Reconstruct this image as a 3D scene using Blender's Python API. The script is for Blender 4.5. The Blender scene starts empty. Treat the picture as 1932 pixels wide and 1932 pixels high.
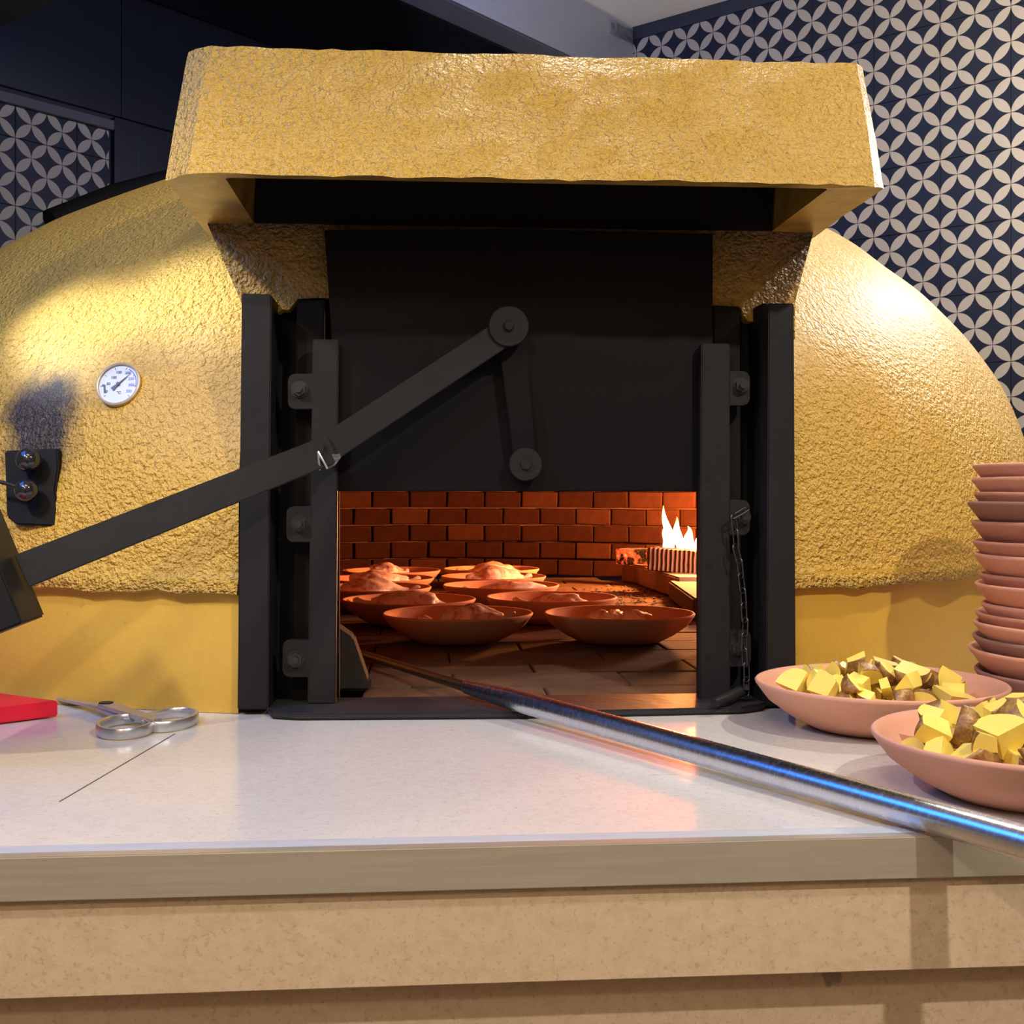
import bpy, bmesh, math, random
from mathutils import Vector, Matrix, noise
from mathutils.bvhtree import BVHTree
random.seed(7)
PI = math.pi
S = bpy.context.scene
COL = S.collection
# ------------------------------------------------------------------ camera
T = 0.95                      # counter top height
F = 2300.0                    # focal length in pixels of a 1932 frame
CAM = Vector((0, -1.52, T + 0.27))
YAW = math.radians(4.1)
cd = bpy.data.cameras.new('camera'); cam = bpy.data.objects.new('camera', cd); COL.objects.link(cam)
cam.location = CAM; cam.rotation_euler = (PI/2, 0, -YAW)
cd.sensor_width = 36; cd.lens = F/1932*36; cd.shift_y = -40/1932; cd.clip_start = 0.02
S.camera = cam
S.view_settings.view_transform = 'Standard'; S.view_settings.look = 'None'
S.view_settings.gamma = 1; S.view_settings.use_curve_mapping = False
S.view_settings.exposure = 0.12
# ------------------------------------------------------------------ world
w = bpy.data.worlds.new('room_light'); S.world = w; w.use_nodes = True
w.node_tree.nodes['Background'].inputs[0].default_value = (0.80, 0.82, 0.9, 1)
w.node_tree.nodes['Background'].inputs[1].default_value = 0.10

CT, ST = math.cos(YAW), math.sin(YAW)
def C2W(xc, d, zr):           # camera-aligned metres (right, forward, up from lens) to world
    return Vector((xc*CT + d*ST, -xc*ST + d*CT + CAM.y, CAM.z + zr))
def ray(px, py): return (C2W((px-966)/F, 1, (926-py)/F) - CAM)
def atY(px, py, Y): r = ray(px, py); return CAM + r*((Y-CAM.y)/r.y)
def atZ(px, py, Z): r = ray(px, py); return CAM + r*((Z-CAM.z)/r.z)
def atD(px, py, d): return CAM + ray(px, py)*d

# ------------------------------------------------------------------ lamps
def light(name, kind, loc, target, power, color, size=0.05, cone=None, blend=0.3, spread=None, size_y=None):
    l = bpy.data.lights.new(name, kind); l.energy = power; l.color = color
    if kind == 'AREA':
        l.size = size
        if size_y: l.shape = 'RECTANGLE'; l.size_y = size_y
        if spread: l.spread = spread
    else: l.shadow_soft_size = size
    if kind == 'SPOT': l.spot_size = math.radians(cone); l.spot_blend = blend
    o = bpy.data.objects.new(name, l); COL.objects.link(o); o.location = loc
    if target is not None:
        o.rotation_euler = (Vector(target)-Vector(loc)).to_track_quat('-Z', 'Y').to_euler()
    return o
WARM = (1.0, 0.90, 0.76); WHITE = (1.0, 0.95, 0.88)
light('ceiling_spot_right', 'SPOT', C2W(0.95, -0.05, 1.25), C2W(.05, 1.5, -.30), 85, WHITE, 0.025, 66, 0.6)
light('ceiling_spot_left', 'SPOT', C2W(-1.0, 0.25, 1.05), C2W(-.42, 1.62, .02), 50, WHITE, 0.04, 24, 0.8)
COOL = (0.84, 0.91, 1.0)
b1, b2 = atD(345, 545, 1.62), atD(185, 660, 1.68)
light('narrow_spot_upper', 'SPOT', C2W(-1.45, 1.35, .95), b1, 170, COOL, 0.03, 11, 1.0)  # two added narrow beams make the white hot patch on the left dome
light('narrow_spot_lower', 'SPOT', C2W(-1.5, 1.25, .90), b2, 190, COOL, 0.03, 11, 1.0)
light('ceiling_spot_far_left', 'SPOT', C2W(-1.15, 0.2, 1.25), C2W(-.3, 1.15, -.27), 52, WHITE, 0.03, 50, 0.6)
light('ceiling_spot_far_right', 'SPOT', C2W(1.45, 1.55, 1.30), C2W(.78, 2.0, 0.15), 60, WHITE, 0.03, 75, 0.6)
light('ceiling_panel_front', 'AREA', C2W(-0.2, 0.1, 1.75), C2W(-.1, .5, -.2), 9, WARM, 0.9, size_y=.4)
light('ceiling_fill', 'POINT', C2W(1.6, 2.95, 1.12), None, 55, WHITE, 0.10)  # unseen fill, added to brighten the ceiling and the right tiles
light('rear_fill', 'POINT', C2W(-0.5, -1.1, 1.4), None, 34, WARM, 0.12)  # fill added behind the camera to light the back wall
light('canopy_lamp', 'SPOT', C2W(0.15, 2.15, 1.55), C2W(0.1, 1.6, 0), 30, WHITE, 0.05, 110, 0.5)
light('blue_lamp', 'AREA', C2W(-1.15, 1.0, .95), C2W(.25, 1.1, -.27), 14, (0.005, 0.20, 0.95), 1.1, size_y=.6)  # unseen blue source at the left, read from reflections on the pole
light('blue_canopy_fill', 'AREA', C2W(.1, 3.1, 1.45), C2W(-.3, 4.2, 1.3), 9.0, (0.10, 0.30, 1.0), 0.3, size_y=.08)  # added blue fill that tints the inside of the canopy

# ------------------------------------------------------------------ helpers
def tag(o, label=None, cat=None, group=None, kind=None):
    if label: o['label'] = label
    if cat: o['category'] = cat
    if group: o['group'] = group
    if kind: o['kind'] = kind
    return o
def empty(name, loc=(0,0,0), label=None, cat=None, group=None, rotz=0):
    o = bpy.data.objects.new(name, None); COL.objects.link(o); o.location = loc; o.rotation_euler = (0,0,rotz)
    o.empty_display_size = .02
    return tag(o, label, cat, group)
def link(name, bm, mat, parent=None, smooth=None, loc=None, rot=None):
    me = bpy.data.meshes.new(name)
    bmesh.ops.recalc_face_normals(bm, faces=bm.faces)
    bm.to_mesh(me); bm.free()
    mats = mat if isinstance(mat, (list, tuple)) else [mat]
    for m in mats: me.materials.append(m)
    o = bpy.data.objects.new(name, me); COL.objects.link(o)
    if parent is not None: o.parent = parent
    if loc is not None: o.location = loc
    if rot is not None: o.rotation_euler = rot
    if smooth is not None:
        me.polygons.foreach_set('use_smooth', [True]*len(me.polygons))
        if smooth < 180: 
            me.set_sharp_from_angle(angle=math.radians(smooth))
    return o
def keep_world(o, parent):    # parent without moving (parents here are unrotated or rotated empties)
    bpy.context.view_layer.update()
    o.parent = parent; o.matrix_parent_inverse = parent.matrix_basis.inverted()
def newbm(): return bmesh.new()
def box(bm, lo, hi, bevel=0, mat=0, M=None):
    lo = Vector(lo); hi = Vector(hi)
    r = bmesh.ops.create_cube(bm, size=1)
    vs = r['verts']
    for v in vs:
        v.co = Vector(((v.co.x+.5)*(hi.x-lo.x)+lo.x, (v.co.y+.5)*(hi.y-lo.y)+lo.y, (v.co.z+.5)*(hi.z-lo.z)+lo.z))
    fs = set(f for v in vs for f in v.link_faces)
    for f in fs: f.material_index = mat
    if bevel:
        es = list(set(e for v in vs for e in v.link_edges))
        r2 = bmesh.ops.bevel(bm, geom=es, offset=bevel, segments=2, affect='EDGES', profile=.5)
        vs = list(set(v for f in r2['faces'] for v in f.verts) | set(v for v in vs if v.is_valid))
        for f in r2['faces']: f.material_index = mat
    if M is not None:
        for v in vs: v.co = M @ v.co
    return vs
def prism(bm, pts, vec, mat=0, bevel=0):   # closed planar polygon extruded along vec
    vs = [bm.verts.new(Vector(p)) for p in pts]
    f = bm.faces.new(vs); f.material_index = mat
    r = bmesh.ops.extrude_face_region(bm, geom=[f])
    nv = [g for g in r['geom'] if isinstance(g, bmesh.types.BMVert)]
    for v in nv: v.co += Vector(vec)
    for v in nv:
        for g in v.link_faces: g.material_index = mat
    if bevel:
        es = list(set(e for v in vs+nv for e in v.link_edges))
        bmesh.ops.bevel(bm, geom=es, offset=bevel, segments=2, affect='EDGES')
    return vs+nv
def cyl(bm, a, b, r1, r2=None, seg=20, mat=0, cap=True):
    a = Vector(a); b = Vector(b); r2 = r1 if r2 is None else r2
    d = b-a; q = d.to_track_quat('Z', 'Y')
    M = Matrix.Translation((a+b)/2) @ q.to_matrix().to_4x4()
    r = bmesh.ops.create_cone(bm, cap_ends=cap, segments=seg, radius1=r1, radius2=r2, depth=d.length, matrix=M)
    for v in r['verts']:
        for f in v.link_faces: f.material_index = mat
    return r['verts']
def tube(bm, pts, rad, seg=8, closed=False, flat=None, mat=0):
    pts = [Vector(p) for p in pts]; n = len(pts); rings = []
    up = None
    for i, p in enumerate(pts):
        a = pts[(i-1) % n] if (closed or i > 0) else p
        b = pts[(i+1) % n] if (closed or i < n-1) else p
        t = (b-a).normalized()
        if up is None:
            up = Vector((0,0,1)) if abs(t.z) < .9 else Vector((1,0,0))
        s = t.cross(up).normalized(); up = s.cross(t).normalized()
        r = rad[i] if isinstance(rad, (list, tuple)) else rad
        ring = []
        for k in range(seg):
            an = 2*PI*k/seg
            ring.append(bm.verts.new(p + s*math.cos(an)*r + up*math.sin(an)*r*(flat or 1)))
        rings.append(ring)
    m = n if closed else n-1
    for i in range(m):
        A, B = rings[i], rings[(i+1) % n]
        for k in range(seg):
            f = bm.faces.new((A[k], A[(k+1) % seg], B[(k+1) % seg], B[k])); f.material_index = mat
    if not closed:
        bm.faces.new(rings[0][::-1]); bm.faces.new(rings[-1])
def lathe(bm, prof, seg=64, wob=0, seed=0, mat=0):
    rings = []
    for (r, z) in prof:
        if r < 1e-6: rings.append([bm.verts.new((0,0,z))]); continue
        ring = []
        for k in range(seg):
            a = 2*PI*k/seg
            q = 1 + wob*noise.noise(Vector((math.cos(a)*1.3+seed*3.1, math.sin(a)*1.3, z*8)))
            zz = z*(1 + wob*1.5*noise.noise(Vector((math.cos(a)*1.1, math.sin(a)*1.1+seed*1.7, 5))))
            ring.append(bm.verts.new((r*q*math.cos(a), r*q*math.sin(a), zz)))
        rings.append(ring)
    for A, B in zip(rings, rings[1:]):
        for k in range(seg):
            k2 = (k+1) % seg
            if len(A) == 1 and len(B) == 1: continue
            if len(A) == 1: f = bm.faces.new((A[0], B[k], B[k2]))
            elif len(B) == 1: f = bm.faces.new((A[k], A[k2], B[0]))
            else: f = bm.faces.new((A[k], A[k2], B[k2], B[k]))
            f.material_index = mat

# ------------------------------------------------------------------ materials
class NT:
    def __init__(s, name, color=(.5,.5,.5), rough=.5, metal=0, spec=.5):
        s.m = bpy.data.materials.new(name); s.m.use_nodes = True
        s.t = s.m.node_tree; s.b = s.t.nodes['Principled BSDF']
        s.b.inputs['Base Color'].default_value = (*color, 1)
        s.b.inputs['Roughness'].default_value = rough; s.b.inputs['Metallic'].default_value = metal
        s.b.inputs['Specular IOR Level'].default_value = spec
        s.co = None
    def n(s, typ, **kw):
        x = s.t.nodes.new(typ)
        for k, v in kw.items():
            if k in x.inputs: x.inputs[k].default_value = v
            else: setattr(x, k, v)
        return x
    def l(s, a, b): s.t.links.new(a, b)
    def obj(s):
        if s.co is None: s.co = s.n('ShaderNodeTexCoord').outputs['Object']
        return s.co
    def noise(s, scale, detail=4, rough=.55, vec=None, dist=0):
        x = s.n('ShaderNodeTexNoise'); x.inputs['Scale'].default_value = scale
        x.inputs['Detail'].default_value = detail; x.inputs['Roughness'].default_value = rough
        x.inputs['Distortion'].default_value = dist
        s.l(vec if vec is not None else s.obj(), x.inputs['Vector']); return x.outputs['Fac']
    def ramp(s, fac, stops):
        x = s.n('ShaderNodeValToRGB'); e = x.color_ramp.elements
        while len(e) < len(stops): e.new(.5)
        for k, (p, c) in enumerate(stops):
            e[k].position = p; e[k].color = (*c, 1) if len(c) == 3 else c
        s.l(fac, x.inputs['Fac']); return x.outputs['Color']
    def math(s, op, a, b=None, c=None, clamp=False):
        x = s.n('ShaderNodeMath', operation=op); x.use_clamp = clamp
        for i, v in enumerate((a, b, c)):
            if v is None: continue
            if isinstance(v, (int, float)): x.inputs[i].default_value = v
            else: s.l(v, x.inputs[i])
        return x.outputs[0]
    def mix(s, fac, a, b, mode='MIX'):
        x = s.n('ShaderNodeMix', data_type='RGBA', blend_type=mode)
        for i, v in ((0, fac), (6, a), (7, b)):
            if isinstance(v, (int, float)): x.inputs[i].default_value = v
            elif isinstance(v, tuple): x.inputs[i].default_value = (*v, 1)
            else: s.l(v, x.inputs[i])
        return x.outputs[2]
    def color(s, c): s.l(c, s.b.inputs['Base Color'])
    def bump(s, h, strength=.3, dist=.002):
        x = s.n('ShaderNodeBump'); x.inputs['Strength'].default_value = strength; x.inputs['Distance'].default_value = dist
        s.l(h, x.inputs['Height']); s.l(x.outputs['Normal'], s.b.inputs['Normal'])
    def sep(s, v=None):
        x = s.n('ShaderNodeSeparateXYZ'); s.l(v if v is not None else s.obj(), x.inputs[0]); return x.outputs
    def worldpos(s):
        return s.n('ShaderNodeNewGeometry').outputs['Position']

def mat_plaster(name, soot=None, rough_scale=1.0, smoothp=False):
    m = NT(name, rough=.42, spec=.5)
    m.b.inputs['Coat Weight'].default_value = .22; m.b.inputs['Coat Roughness'].default_value = .38
    P = m.worldpos()
    big = m.noise(2.2, 3, .5, P); fine = m.noise(60, 4, .6, P)
    base = m.mix(big, (.58,.335,.036), (.64,.39,.058))
    base = m.mix(m.math('MULTIPLY', fine, .35), base, (.47,.24,.028))
    if soot is not None:
        fac = soot(m, P)
        base = m.mix(fac, base, (.045,.030,.018))
    else:
        spk = m.ramp(m.noise(34, 3, .7, P), [(.27, (1,1,1)), (.33, (0,0,0))])
        base = m.mix(m.math('MULTIPLY', spk, .35), base, (.25,.12,.02))
    m.color(base)
    if smoothp:
        h = m.math('ADD', m.math('MULTIPLY', m.noise(9, 3, .5, P), 2.0), m.math('MULTIPLY', m.noise(170, 2, .5, P), .18))
        m.bump(h, .55, .0035)
    else:
        v = m.noise(115*rough_scale, 2.5, .55, P, .3); v2 = m.noise(260*rough_scale, 2, .5, P)
        h = m.math('ADD', m.math('MULTIPLY', v, 1.0), m.math('MULTIPLY', v2, .45))
        m.bump(h, 1.0, .011)
    return m.m
def soot_damper(m, P):        # burnt soot plume above the damper on the left of the dome
    s = m.n('ShaderNodeVectorMath', operation='DISTANCE')
    # scaled distance from plume centre
    mp = m.n('ShaderNodeMapping'); mp.vector_type = 'POINT'
    mp.inputs['Scale'].default_value = (1/.075, 1/.5, 1/.095)
    c = PLUME; mp.inputs['Location'].default_value = (-c.x/.075, -c.y/.5, -c.z/.095)
    m.l(P, mp.inputs['Vector'])
    ln = m.n('ShaderNodeVectorMath', operation='LENGTH'); m.l(mp.outputs[0], ln.inputs[0])
    d = m.math('ADD', ln.outputs['Value'], m.math('MULTIPLY', m.math('SUBTRACT', m.noise(18, 4, .6, P), .5), 1.1))
    return m.ramp(d, [(.42, (1,1,1)), (1.12, (0,0,0))])
def soot_shade_portal(m, P):        # smoke stain plus the hood's shade, painted as one gradient in height
    z = m.sep(P)[2]
    zz = m.math('ADD', z, m.math('MULTIPLY', m.math('SUBTRACT', m.noise(9, 4, .6, P), .5), .12))
    mr = m.n('ShaderNodeMapRange'); mr.inputs[1].default_value = T+.50; mr.inputs[2].default_value = T+.62
    mr.inputs[3].default_value = 0.12; mr.inputs[4].default_value = .95; mr.clamp = True
    m.l(zz, mr.inputs[0]); return mr.outputs[0]

PLUME = Vector((0,0,0))       # set once the dome exists
def mat_simple(name, c1, c2, scale, rough=.5, metal=0, bump=0, bscale=None, spec=.5, detail=4):
    m = NT(name, c1, rough, metal, spec)
    m.color(m.mix(m.noise(scale, detail, .6), c1, c2))
    if bump: m.bump(m.noise(bscale or scale*3, 3, .6), bump, .003)
    return m.m
M_BLACK = mat_simple('black_painted_steel', (.012,.0115,.012), (.021,.019,.018), 14, .45, 0, .12, 60, .14)
M_BLACK2 = mat_simple('sooty_black_steel', (.005,.0045,.0045), (.010,.009,.008), 10, .7, 0, .2, 40, .15)
M_DOOR = mat_simple('dark_door_steel', (.0035,.0035,.0045), (.007,.006,.006), 5, .45, .0, .06, 18, .10)
def mat_steel(name, col, rough=.3, brushed=(1,1,1), sc=40, metal=1.0):
    m = NT(name, col, rough, metal)
    mp = m.n('ShaderNodeMapping'); mp.inputs['Scale'].default_value = brushed; m.l(m.obj(), mp.inputs['Vector'])
    n = m.noise(sc, 5, .6, mp.outputs[0])
    m.l(m.math('ADD', m.math('MULTIPLY', n, .18), rough-.09), m.b.inputs['Roughness'])
    m.color(m.mix(n, tuple(x*.82 for x in col), tuple(min(1, x*1.1) for x in col)))
    m.bump(n, .12, .001)
    return m.m
M_CANOPY = mat_steel('brushed_canopy_steel', (.42,.42,.46), .42, (1,1,8), 12, .7)
M_DARKSTEEL = mat_simple('dark_stained_steel', (.013,.015,.026), (.024,.027,.042), 3, .35, .4, .05, 8)
M_TRIM = mat_steel('brushed_edge_steel', (.62,.54,.41), .32, (.3,8,8), 30, .55)
M_POLE = mat_steel('worn_pole_steel', (.66,.68,.74), .26, (14,14,.8), 16)
M_SCISS = mat_steel('scissor_steel', (.62,.62,.64), .33, (1,1,1), 60, .85)

def mat_stone(name, a, b, c, rough, spec=.5, line=False, bmp=.04):
    m = NT(name, a, rough, 0, spec)
    n1 = m.noise(7, 5, .6); n2 = m.noise(85, 4, .65); n3 = m.noise(240, 2, .6)
    base = m.mix(n1, a, b)
    base = m.mix(m.math('MULTIPLY', m.ramp(n2, [(.45, (0,0,0)), (.62, (1,1,1))]), .35), base, c)
    base = m.mix(m.math('MULTIPLY', m.ramp(n3, [(.60, (0,0,0)), (.66, (1,1,1))]), .25), base, tuple(x*.45 for x in c))
    # short dark hairline scratches running with the counter
    mp = m.n('ShaderNodeMapping'); mp.inputs['Scale'].default_value = (5, 60, 5); m.l(m.obj(), mp.inputs['Vector'])
    sc = m.ramp(m.noise(3.2, 3, .6, mp.outputs[0]), [(.735, (0,0,0)), (.76, (1,1,1))])
    base = m.mix(m.math('MULTIPLY', sc, .6), base, (.16,.12,.09))
    m.color(base)
    m.bump(m.math('ADD', n2, m.math('MULTIPLY', n1, .5)), bmp, .002)
    return m.m
M_TOP = mat_stone('polished_counter_stone', (.67,.62,.53), (.73,.67,.58), (.60,.53,.44), .14, .5, bmp=.05)  # paler than the apron stone: lamp light on the top is in this colour
M_APRON = mat_stone('tan_stone_front', (.60,.43,.26), (.68,.51,.33), (.50,.34,.19), .5, .3, bmp=.25)
def mat_terracotta(name, a, b, dusty=.5):
    m = NT(name, a, .78, 0, .25)
    n = m.noise(14, 4, .6)
    z = m.sep()[2]
    base = m.mix(n, a, b)
    lines = m.noise(1.0, 3, .5, None)
    mp = m.n('ShaderNodeMapping'); mp.inputs['Scale'].default_value = (3, 3, 260); m.l(m.obj(), mp.inputs['Vector'])
    th = m.noise(1, 3, .6, mp.outputs[0])
    base = m.mix(m.math('MULTIPLY', th, .22), base, tuple(min(1, x*1.5) for x in a))
    m.color(base); m.bump(m.math('ADD', th, m.noise(160, 2)), .12, .001)
    return m.m
M_TERRA = mat_terracotta('terracotta', (.62,.27,.15), (.72,.36,.22))
M_TERRA_D = mat_terracotta('terracotta_darker', (.46,.19,.10), (.56,.26,.16))
M_TERRA_B = mat_terracotta('terracotta_brown', (.27,.13,.09), (.36,.18,.12))
M_BRICK = mat_simple('oven_brick', (.050,.016,.008), (.018,.006,.0035), 22, .95, 0, .5, 80, .04)
M_BRICK2 = mat_simple('oven_brick_light', (.080,.028,.013), (.030,.010,.005), 22, .95, 0, .5, 80, .04)
M_MORTAR = mat_simple('oven_mortar', (.22,.09,.05), (.04,.016,.009), 12, .95, 0, .5, 90, .04)
M_HEARTH = mat_simple('hearth_tile', (.20,.12,.08), (.04,.022,.014), 9, .9, 0, .5, 40, .1)
M_ASH = mat_simple('ash', (.14,.12,.11), (.05,.04,.035), 30, .95, 0, .8, 90)
M_WEDGE = mat_simple('sooty_stone', (.012,.008,.005), (.028,.017,.010), 25, .9, 0, .5, 60)
M_RED = mat_simple('red_plastic', (.85,.004,.03), (.80,.004,.025), 30, .5, 0, .05, 200)
M_CEIL = mat_simple('cream_ceiling_paint', (.82,.77,.66), (.86,.81,.70), 4, .8)
M_FLOOR = mat_simple('brown_floor', (.20,.15,.11), (.28,.21,.15), 6, .6)
M_WALLBACK = mat_simple('black_grout', (.012,.013,.020), (.02,.02,.03), 20, .7)
M_STRIP = mat_simple('blue_black_trim_paint', (.018,.022,.038), (.030,.034,.055), 12, .45, 0, .1)
M_LEDGE = mat_simple('grey_sealing_strip', (.07,.065,.075), (.10,.09,.10), 12, .6)
def mat_tile():
    m = NT('patterned_tile', (.5,.5,.5), .4, 0, .2)
    X, Y, Z = m.sep()
    s = TS
    u = m.math('DIVIDE', m.math('ADD', X, Z), s); v = m.math('DIVIDE', m.math('SUBTRACT', X, Z), s)
    def fr(a): return m.math('SUBTRACT', m.math('FRACT', m.math('ADD', a, 100)), .5)            # -.5...5 about cell centre
    def rd(a): return m.math('ABSOLUTE', m.math('SUBTRACT', m.math('FRACT', m.math('ADD', a, 100.5)), .5))  # distance to grid line
    def lens(a, b):
        aa = fr(a); bb = m.math('ADD', rd(b), .5)
        q = m.math('ADD', m.math('MULTIPLY', aa, aa), m.math('MULTIPLY', bb, bb))
        return m.math('MULTIPLY', m.math('SUBTRACT', .496, q), 60, clamp=True)
    pet = m.math('MAXIMUM', lens(u, v), lens(v, u))
    n = m.noise(9, 3, .6, m.worldpos()); nf = m.noise(120, 2, .6, m.worldpos())
    cream = m.mix(m.math('ADD', m.math('MULTIPLY', n, .8), m.math('MULTIPLY', nf, .3)), (.36,.31,.24), (.44,.385,.335))
    m.color(m.mix(pet, m.mix(n, (.010,.013,.026), (.020,.024,.042)), cream))
    m.l(m.math('SUBTRACT', .46, m.math('MULTIPLY', pet, -.14)), m.b.inputs['Roughness'])
    return m.m
TS = 0.115
M_TILE = mat_tile()
def mat_potato():
    m = NT('potato_flesh', (.8,.6,.1), .42, 0, .4)
    m.b.inputs['Subsurface Weight'].default_value = .0
    oi = m.n('ShaderNodeObjectInfo').outputs['Random']
    a = m.mix(oi, (.92,.68,.08), (.88,.74,.24))
    m.color(m.mix(m.noise(26, 3), a, m.mix(oi, (.95,.76,.20), (.90,.62,.03)))); m.bump(m.noise(90, 3), .15, .002); return m.m
def mat_skin():
    m = NT('potato_skin', (.3,.15,.05), .38, 0, .5)
    n = m.noise(45, 4, .7)
    m.color(m.ramp(n, [(.3, (.10,.04,.012)), (.5, (.26,.12,.03)), (.68, (.48,.28,.07))])); m.bump(n, .6, .003); return m.m
M_POT = mat_potato(); M_SKIN = mat_skin()
def mat_meat():
    m = NT('raw_meat', (.7,.4,.35), .42, 0, .5)
    n = m.noise(22, 5, .65, None, 1.2)
    m.color(m.ramp(n, [(.30, (.34,.08,.06)), (.42, (.68,.38,.32)), (.52, (.88,.72,.64)), (.75, (.92,.84,.76))]))
    m.bump(n, .5, .004); return m.m
M_MEAT = mat_meat()
M_BONE = mat_simple('bone', (.78,.66,.55), (.62,.42,.34), 40, .5)
def mat_emit(name, col, st):
    m = NT(name, (0,0,0), .5)
    m.b.inputs['Emission Color'].default_value = (*col, 1); m.b.inputs['Emission Strength'].default_value = st
    return m.m
def mat_flame():
    m = NT('flame', (0,0,0), .5)
    z = m.n('ShaderNodeTexCoord').outputs['Generated']; zz = m.sep(z)[2]
    c = m.ramp(m.math('ADD', zz, m.math('MULTIPLY', m.math('SUBTRACT', m.noise(30, 2), .5), .35)),
               [(0.0, (1,.42,.08)), (.16, (1,.72,.30)), (.55, (1,.86,.55)), (.95, (1,.50,.08))])
    m.l(c, m.b.inputs['Emission Color']); m.b.inputs['Emission Strength'].default_value = 5
    return m.m
M_FLAME = mat_flame()
def mat_ember():
    m = NT('glowing_charcoal', (.03,.02,.018), .9)
    n = m.noise(38, 4, .65)
    m.l(m.ramp(n, [(.46, (0,0,0)), (.60, (1,.10,.02)), (.74, (1,.5,.22))]), m.b.inputs['Emission Color'])
    m.b.inputs['Emission Strength'].default_value = 1.5; m.bump(n, .8, .006); return m.m
M_EMBER = mat_ember()
def mat_log():
    m = NT('split_log', (.3,.15,.08), .85)
    X, Y, Z = m.sep()
    wv = m.n('ShaderNodeTexWave', wave_type='BANDS', bands_direction='X'); wv.inputs['Scale'].default_value = 26; wv.inputs['Distortion'].default_value = 1.2
    m.l(m.obj(), wv.inputs['Vector'])
    m.color(m.mix(wv.outputs['Fac'], (.10,.045,.025), (.46,.24,.15))); m.bump(wv.outputs['Fac'], 1, .006); return m.m
M_LOG = mat_log()
M_WHITE = mat_simple('dial_white', (.42,.44,.52), (.46,.47,.54), 20, .3)
M_INK = mat_simple('dial_ink', (.01,.01,.02), (.015,.015,.03), 20, .4)
M_BLUEINK = mat_simple('dial_blue', (.08,.12,.45), (.10,.15,.5), 20, .4)
M_BALL = NT('glossy_black_ball', (.012,.012,.015), .08, 0, .8).m
M_PLATE = mat_steel('maker_plate_steel', (.50,.50,.56), .4, (1,1,1), 30)
M_PLATEINK = mat_simple('maker_plate_ink', (.07,.07,.09), (.10,.10,.12), 20, .6)

# ================================================================== ROOM
aR, aL = math.radians(38.9), math.radians(51.1)
DR, DL = TS*F/67.1, TS*F/64.2
pR = C2W((1907.4-966)/F*DR, DR, (926-144.9)/F*DR)      # a pattern node on the right wall
pL = C2W((29-966)/F*DL, DL, (926-260)/F*DL)            # a pattern node on the left wall
dR = (C2W(math.cos(aR), -math.sin(aR), 0)-C2W(0,0,0)).normalized()   # along right wall, to the right (towards camera)
dL = (C2W(math.cos(aL), math.sin(aL), 0)-C2W(0,0,0)).normalized()    # along left wall, to the right (away)
def isect(p, u, q, v):
    den = u.x*v.y-u.y*v.x; t = ((q.x-p.x)*v.y-(q.y-p.y)*v.x)/den
    return p+u*t
corner = isect(pR, dR, pL, dL)
ZC = CAM.z + 1.845                                      # ceiling
def plane_hit(px, py, p, u):   # ray with vertical plane through p along u
    n = Vector((-u.y, u.x, 0)); r = ray(px, py); return CAM + r*((p-CAM).dot(n)/r.dot(n))
zTopR = plane_hit(1230.6, 66.5, pR, dR).z
zTopL = plane_hit(100, 219, pL, dL).z
# frames of the walls: local x along wall to the right, local -y out of the wall towards the room
def wall_obj(name, anchor, u, x0, x1, z0, z1, thick=.1):
    ang = math.atan2(u.y, u.x)
    bm = newbm(); box(bm, (x0, .006, z0), (x1, thick, z1))
    o = link(name, bm, M_WALLBACK); o.location = (anchor.x, anchor.y, anchor.z); o.rotation_euler = (0,0,ang)
    tag(o, kind='structure'); return o
lcR = -(corner-pR).xy.length; lcL = (corner-pL).xy.length
wr = wall_obj('wall_right', pR, dR, lcR-.2, 1.6, -pR.z, ZC-pR.z)
wl = wall_obj('wall_left', pL, dL, -1.6, lcL+.1, -pL.z, ZC-pL.z)
tile_cache = {}
def tile_mesh(x0, x1, z0, z1):
    k = tuple(round(q, 4) for q in (x0, x1, z0, z1))
    if k in tile_cache: return tile_cache[k]
    bm = newbm(); g = .0008
    box(bm, (x0+g, 0, z0+g), (x1-g, .008, z1-g))
    es = [e for e in bm.edges if all(abs(v.co.y) < 1e-5 for v in e.verts)]
    bmesh.ops.bevel(bm, geom=es, offset=.0006, segments=1, affect='EDGES')
    me = bpy.data.meshes.new('tile'); bmesh.ops.recalc_face_normals(bm, faces=bm.faces); bm.to_mesh(me); bm.free()
    me.materials.append(M_TILE); tile_cache[k] = me; return me
def tiles(wall, i0, i1, j0, j1, xmin, xmax, zmax):
    W = 2*TS
    for i in range(i0, i1):
        for j in range(j0, j1):
            cx, cz = (i+.5)*W, (j+.5)*W
            x0, x1, z0, z1 = -W/2, W/2, -W/2, W/2
            x0 = max(x0, xmin-cx); x1 = min(x1, xmax-cx); z1 = min(z1, zmax-cz)
            if x1-x0 < .01 or z1-z0 < .01: continue
            o = bpy.data.objects.new('tile', tile_mesh(x0, x1, z0, z1)); COL.objects.link(o)
            o.parent = wall; o.location = (cx, random.uniform(-.0004, .0004), cz)
tiles(wr, -12, 7, -6, 6, lcR+.02, 1.58, zTopR-pR.z)
xEndL = (plane_hit(206, 300, pL, dL)-pL).dot(dL)
tiles(wl, -6, 4, -5, 3, -1.35, xEndL, zTopL-pL.z)
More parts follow.
